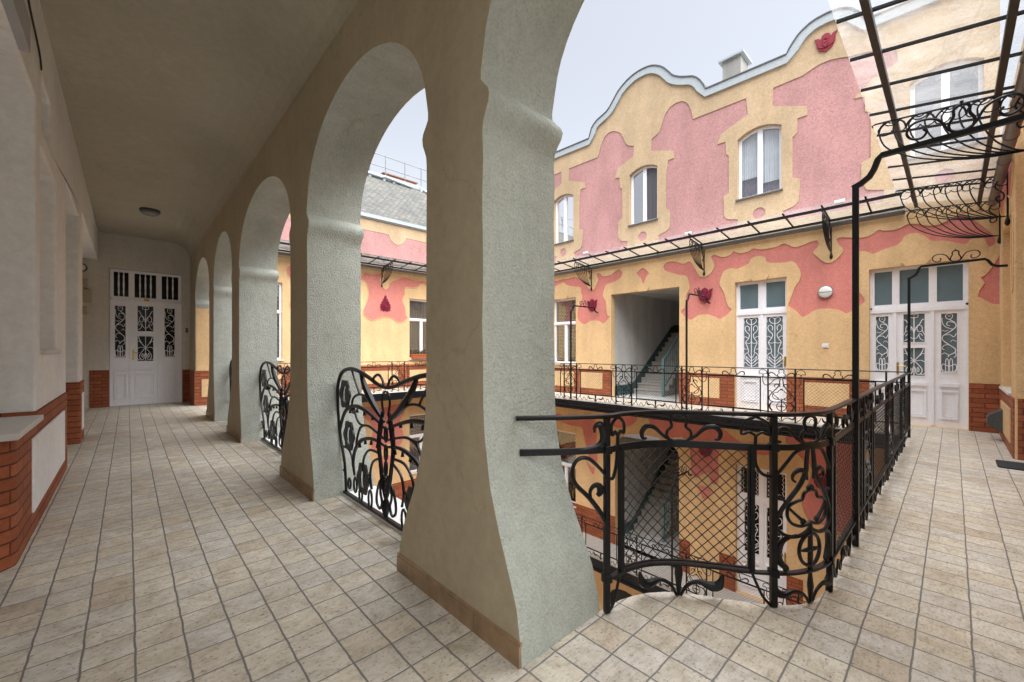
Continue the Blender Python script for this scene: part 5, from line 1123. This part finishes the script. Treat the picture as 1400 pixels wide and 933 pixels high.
# ================================================================== AWNINGS
def bracket_mb(W, H, ribs, scales):
    """fan bracket: x out from the wall, z = 0 at the top flange by the wall"""
    a = MB(); P = lambda x, z: Vector((x, 0, z)); rise = .10
    a.bar([P(.01, .05), P(.01, -H), ], .022, .022, (0, 1, 0)); a.tube([P(.012, -H), P(.012, -H-.05), P(.012, -H-.09), P(.012, -H-.12)], [.014, .028, .030, .010], 8)
    a.tube([P(0, .0), P(W*.5, rise*.5), P(W+.03, rise), P(W+.06, rise-.012), P(W+.05, rise-.035)], [.011, .011, .010, .008, .006], 6)
    for k in range(ribs):
        xo = W*(.22+.78*(k+1)/ribs); top = rise*xo/W
        hh = top-.09
        ctl = [P(.012, -H+.02), P(xo*.32, -H+.05), P(xo*.68, -H*.70), P(xo*.93, -H*.36), P(xo, hh-.03), P(xo-.01, hh+.03), P(xo-.05, hh+.075)]
        a.tube(smooth_pts(ctl, 5), .0085, 5)
    sw = W/scales
    for k in range(scales):
        x = sw*(k+.5); t = rise*x/W
        a.tube(smooth_pts([P(x+sw*.5*math.cos(R(b)), t-.115+.112*math.sin(R(b))) for b in range(0, 181, 30)], 3), .0095, 5)
        for rr in (.30, .14): a.tube([P(x+sw*rr*math.cos(R(b)), t-.004-.14*rr*1.3*math.sin(R(b))) for b in range(0, 181, 30)], .007, 4)
        for q in (-.5, 0): a.tube(smooth_pts([P(x+sw*q+sw*.25+sw*.25*math.cos(R(b)), t-.115-.04*math.sin(R(b))) for b in range(0, 181, 45)], 3), .007, 4)
    c = smooth_pts([P(.10, -.06), P(.13, -.14), P(.10, -.20), P(.05, -.26), P(.05, -.34), P(.10, -.36), P(.12, -.31), P(.08, -.29)], 5); a.tube(c, .010, 5)
    return a
BR = {}
def bracket(root, key, loc, rz, W, H, ribs, scales):
    if key not in BR:
        o = bracket_mb(W, H, ribs, scales).build('bracket', M['iron'], None, True, recalc=False); BR[key] = o; o.parent = root
    else: o = dup(BR[key], root)
    o.location = loc; o.rotation_euler = (0, 0, rz)
    return o
def awning(name, label, root_loc, rz, s0, s1, W, bars, brk, zin, zout, key, big):
    """glass awning; local x along the wall, local y out of it"""
    t = thing(name, label, 'awning', root_loc, rz, 'glass awnings over the galleries')
    e = .12 if not big else .06
    g = MB(); sl = (zout-zin)/W
    g.quad((s0, .06, zin+.07), (s1, .06, zin+.07), (s1, W+e, zout+.07+sl*e), (s0, W+e, zout+.07+sl*e)); g.build('glass_panel', M['canopy_glass'], t, local=True)
    r_ = .062 if big else .05
    a = MB(); a.tube([(s0, r_+.02, zin-.03), (s1, r_+.02, zin-.03)], r_, 14)
    x = s0+1.0
    while x < s1: a.tube([(x, r_+.02, zin-.03), (x+.03, r_+.02, zin-.03)], r_+.008, 14); x += 2.0 if not big else .95
    a.build('gutter', M['zinc'] if big else M['gutter'], t, True, local=True)
    mt = M['iron_brown'] if big else M['iron']
    if big:
        for y, z in ((.24, zin+.01), (1.02, zout-.02)): a = MB(); a.bar([(s0, y, z), (s1, y, z)], .05, .06); a.build('purlin', mt, t, local=True, recalc=False)
    else:
        a = MB(); a.bar([(s0, W-.02, zout+.01), (s1, W-.02, zout+.01)], .05, .05); a.build('outer_beam', mt, t, local=True, recalc=False)
        a = MB(); a.bar([(s0, .15, zin+.04), (s1, .15, zin+.04)], .05, .045); a.build('inner_beam', mt, t, local=True, recalc=False)
    pr = None
    for x in bars:
        if pr is None:
            a = MB(); a.bar([(0, .05, zin+.055), (0, W+(.08 if not big else .05), zout+.055+sl*.06)], .028, .022); pr = a.build('glazing_bar', M['iron'], t, local=True, recalc=False); pr.location = (x, 0, 0)
        else: dup(pr, t, (x, 0, 0))
    for x in brk: bracket(t, key, (x, 0, zin-.02), R(90), *((1.14, .62, 7, 5) if big else (.88, .60, 7, 5)))
    return t
fb = [1.76-.655*k for k in (1, 2, 3)] + [1.76] + [1.76+.657*k for k in range(1, 5)] + [4.39+.59*k for k in range(1, 7)] + [7.93+.614*k for k in range(1, 11)]
awning('glass_awning', 'long narrow glass and iron awning along the pink facade above the upper gallery', (10.9, 0, 0), R(90), .62, 14.5, .87, [x for x in fb if x > .66], [1.76, 4.39, 7.93, 11.0], 4.10, 4.20, 'far', False)
eb = [2.0+.63*k for k in range(14)]
awning('glass_awning', 'narrow glass and iron awning on the far left wing below the slate roof', (10.9, 14.6, 0), R(180), .9, 9.0, .87, [10.9-x for x in eb if x < 9.9], [10.9-6.95, 10.9-3.9], 4.55, 4.65, 'far', False)
rb = [2.4+.68*k for k in range(12)]
awning('glass_awning', 'wide glass awning with brown purlins overhead along the right wall', (0, -.55, 0), 0, 1.84, 10.86, 1.18, rb, [3.1, 6.4, 9.3, 10.76], 3.98, 4.16, 'near', True)

# ================================================================== SMALL THINGS
t = thing('ceiling_lamp', 'small round dark ceiling lamp on the corridor ceiling', 'lamp', (.34, 11.6, 4.4))
a = MB(); a.lathe([(.17, 4.398), (.175, 4.37), (.165, 4.34), (.15, 4.33)], (.34, 11.6, 0), 24); a.build('lamp_base', M['dark_metal'], t, True)
a = MB(); a.lathe([(.145, 4.335), (.135, 4.31), (.09, 4.285), (.02, 4.275)], (.34, 11.6, 0), 24); a.build('lamp_shade', plain('dim_glass', (.25, .26, .26), .2), t, True)
t = thing('wall_lamp', 'white oval lamp on the pink wall between the two right hand doors', 'lamp', (10.9, 1.855, 2.54))
def oval(r0, r1, o0, o1, n=28): 
    return [PF(1.855+r0*math.cos(2*math.pi*k/n), 2.672+r1*math.sin(2*math.pi*k/n), o0) for k in range(n)]
a = MB(); i_ = 0
prof = [(.122, .122, .0), (.127, .127, .025), (.12, .12, .038), (.09, .09, .052), (.045, .045, .06), (.004, .004, .062)]
for (r0, r1, o0) in prof: a.v += oval(r0, r1, o0, 0)
for k in range(len(prof)-1):
    for q in range(28): a.face((k*28+q, k*28+(q+1) % 28, (k+1)*28+(q+1) % 28, (k+1)*28+q))
a.build('lamp_shade', M['lamp_white'], t, True)
a = MB(); a.tube(oval(.125, .125, .028, 0), .010, 6, True); a.tube([PF(1.855+.115*math.cos(R(b)), 2.672, .038+.03*math.sin(R(b))) for b in range(0, 181, 30)], .006, 5); a.build('lamp_guard', M['zinc'], t, True)
t = thing('light_switch', 'small white switch on the yellow wall left of the triple white door', 'switch', (10.9, 1.86, 1.48))
a = MB(); a.pbox(PF, 1.80, 1.48, 1.92, 1.57, 0, .02); bevel(a.build('switch_plate', M['lamp_white'], t), .006, 2)
a = MB(); a.pbox(PF, 1.82, 1.50, 1.855, 1.55, .0205, .027); a.pbox(PF, 1.865, 1.50, 1.90, 1.55, .0205, .027); a.build('rocker', M['lamp_white'], t)
t = thing('vent_hood', 'dark grey metal vent hood on the plinth right of the triple white door', 'vent', (10.0, -.52, .14))
a = MB()
a.v += [Vector(p) for p in ((9.84, -.523, .14), (10.16, -.523, .14), (10.16, -.523, .50), (9.84, -.523, .50), (9.88, -.38, .24), (10.12, -.38, .24), (10.12, -.38, .40), (9.88, -.38, .40))]
for q in ((4, 5, 6, 7), (0, 1, 5, 4), (1, 2, 6, 5), (2, 3, 7, 6), (3, 0, 4, 7)): a.face(q)
a.build('hood', plain('weathered_grey_metal', (.07, .075, .075), .6, .2, .4, .3, .3, 30), t)
a = MB()
for z in (.27, .30, .33, .36): a.box(9.90, -.378, z, 10.10, -.366, z+.014)
a.build('louvre', M['gutter'], t)
a = MB(); pts = [(7.72, -.37), (8.10, -.37), (8.14, -.38), (8.15, -.42), (8.15, -1.0), (7.68, -1.0), (7.68, -.42), (7.69, -.38)]
a.prism(G, pts, .001, .016); o_ = a.build('doormat', M['rubber']); bevel(o_, .004, 2); tag(o_, 'black rubber doormat on the tiles at the right edge', 'doormat')
a = MB(); a.tube(smooth_pts([(-.545, 3.0, 4.0), (-.54, 3.9, 4.25), (-.535, 4.35, 4.22), (-.53, 4.55, 3.98), (-.535, 4.8, 3.94), (-.535, 5.15, 3.87), (-.54, 5.3, 3.80)], 6), .007, 5)
o_ = a.build('loose_cable', M['cable'], None, True); tag(o_, 'thin black cable hanging across the top of the left corridor wall', 'cable')
for (u, v, ww, hh, lab) in ((-.86, 2.98, .26, .22, 'top'), (-.84, 2.62, .34, .30, 'middle'), (-.86, 2.32, .24, .20, 'bottom')):
    t = thing('meter_box', 'cream painted meter box left of the corridor door, %s of the three' % {'top': 'uppermost', 'middle': 'largest and middle', 'bottom': 'lowest'}[lab], 'meter box', (u, 14.6, v), 0, 'meter boxes beside the corridor door')
    a = MB(); a.pbox(PE, u-ww/2, v, u+ww/2, v+hh, .001, .09); bevel(a.build('box', M['cream_wall'], t), .006, 2)
    a = MB(); a.pbox(PE, u-ww/2+.02, v+.02, u+ww/2-.02, v+hh-.02, .0905, .098); a.build('cover', M['cream_wall'], t)
t = thing('wall_lamp', 'small round bulkhead lamp high on the wall left of the corridor door', 'lamp', (-.84, 14.6, 3.4))
a = MB(); a.lathe([(.11, 0), (.11, -.05), (.09, -.06)], (-.84, 14.599, 3.46), 18, 'y'); a.build('lamp_base', M['dark_metal'], t, True)
a = MB(); a.lathe([(.085, -.058), (.075, -.09), (.04, -.11), (.005, -.115)], (-.84, 14.599, 3.46), 18, 'y'); a.build('lamp_shade', M['lamp_white'], t, True)
t = thing('door_buzzer', 'tiny dark doorbell on the wall right of the corridor door', 'doorbell', (1.2, 14.6, 2.0))
a = MB(); a.pbox(PE, 1.17, 1.93, 1.23, 2.06, .001, .025); bevel(a.build('plate', M['dark_metal'], t), .005, 2)
a = MB(); a.lathe([(.012, 0), (.012, -.008), (.004, -.01)], PE(1.2, 2.0, .025), 10, 'y'); a.build('button', M['brass'], t)
# flower box on the sill of the far window
t = thing('flower_box', 'terracotta flower box with small red flowers on the far window sill', 'flower box', (8.7, 14.5, 1.12))
a = MB(); i0 = len(a.v)
for z, e in ((1.125, .0), (1.30, .03)):
    for (x, y) in ((8.16-e, 14.40-e), (9.2+e, 14.40-e), (9.2+e, 14.57), (8.16-e, 14.57)): a.v.append(Vector((x, y, z)))
for q in ((3, 2, 1, 0), (0, 1, 5, 4), (1, 2, 6, 5), (2, 3, 7, 6), (3, 0, 4, 7), (4, 5, 6, 7)): a.face(q)
a.box(8.12, 14.36, 1.27, 9.24, 14.58, 1.305); a.build('trough', M['terracotta'], t)
rr = random.Random(3)
lf, pt = MB(), MB()
for k in range(420):
    x, y, z = rr.uniform(8.15, 9.2), rr.uniform(14.38, 14.58), 1.30+abs(rr.gauss(0, .07)); s = rr.uniform(.018, .035)
    d1 = Vector((rr.gauss(0, 1), rr.gauss(0, 1), rr.gauss(0, .6))).normalized()*s; d2 = d1.cross(Vector((rr.gauss(0, 1), rr.gauss(0, 1), rr.gauss(0, 1)))).normalized()*s; p = Vector((x, y, z))
    if k % 9 == 0: 
        for j in range(5): q = p+Vector((rr.gauss(0, .015), rr.gauss(0, .015), .03+rr.gauss(0, .012))); pt.quad(q-d1*.5, q-d2*.5, q+d1*.5, q+d2*.5)
    else: lf.quad(p-d1, p-d2, p+d1, p+d2)
lf.build('leaves', M['leaf'], t, recalc=False); pt.build('blossoms', M['petal'], t, recalc=False)
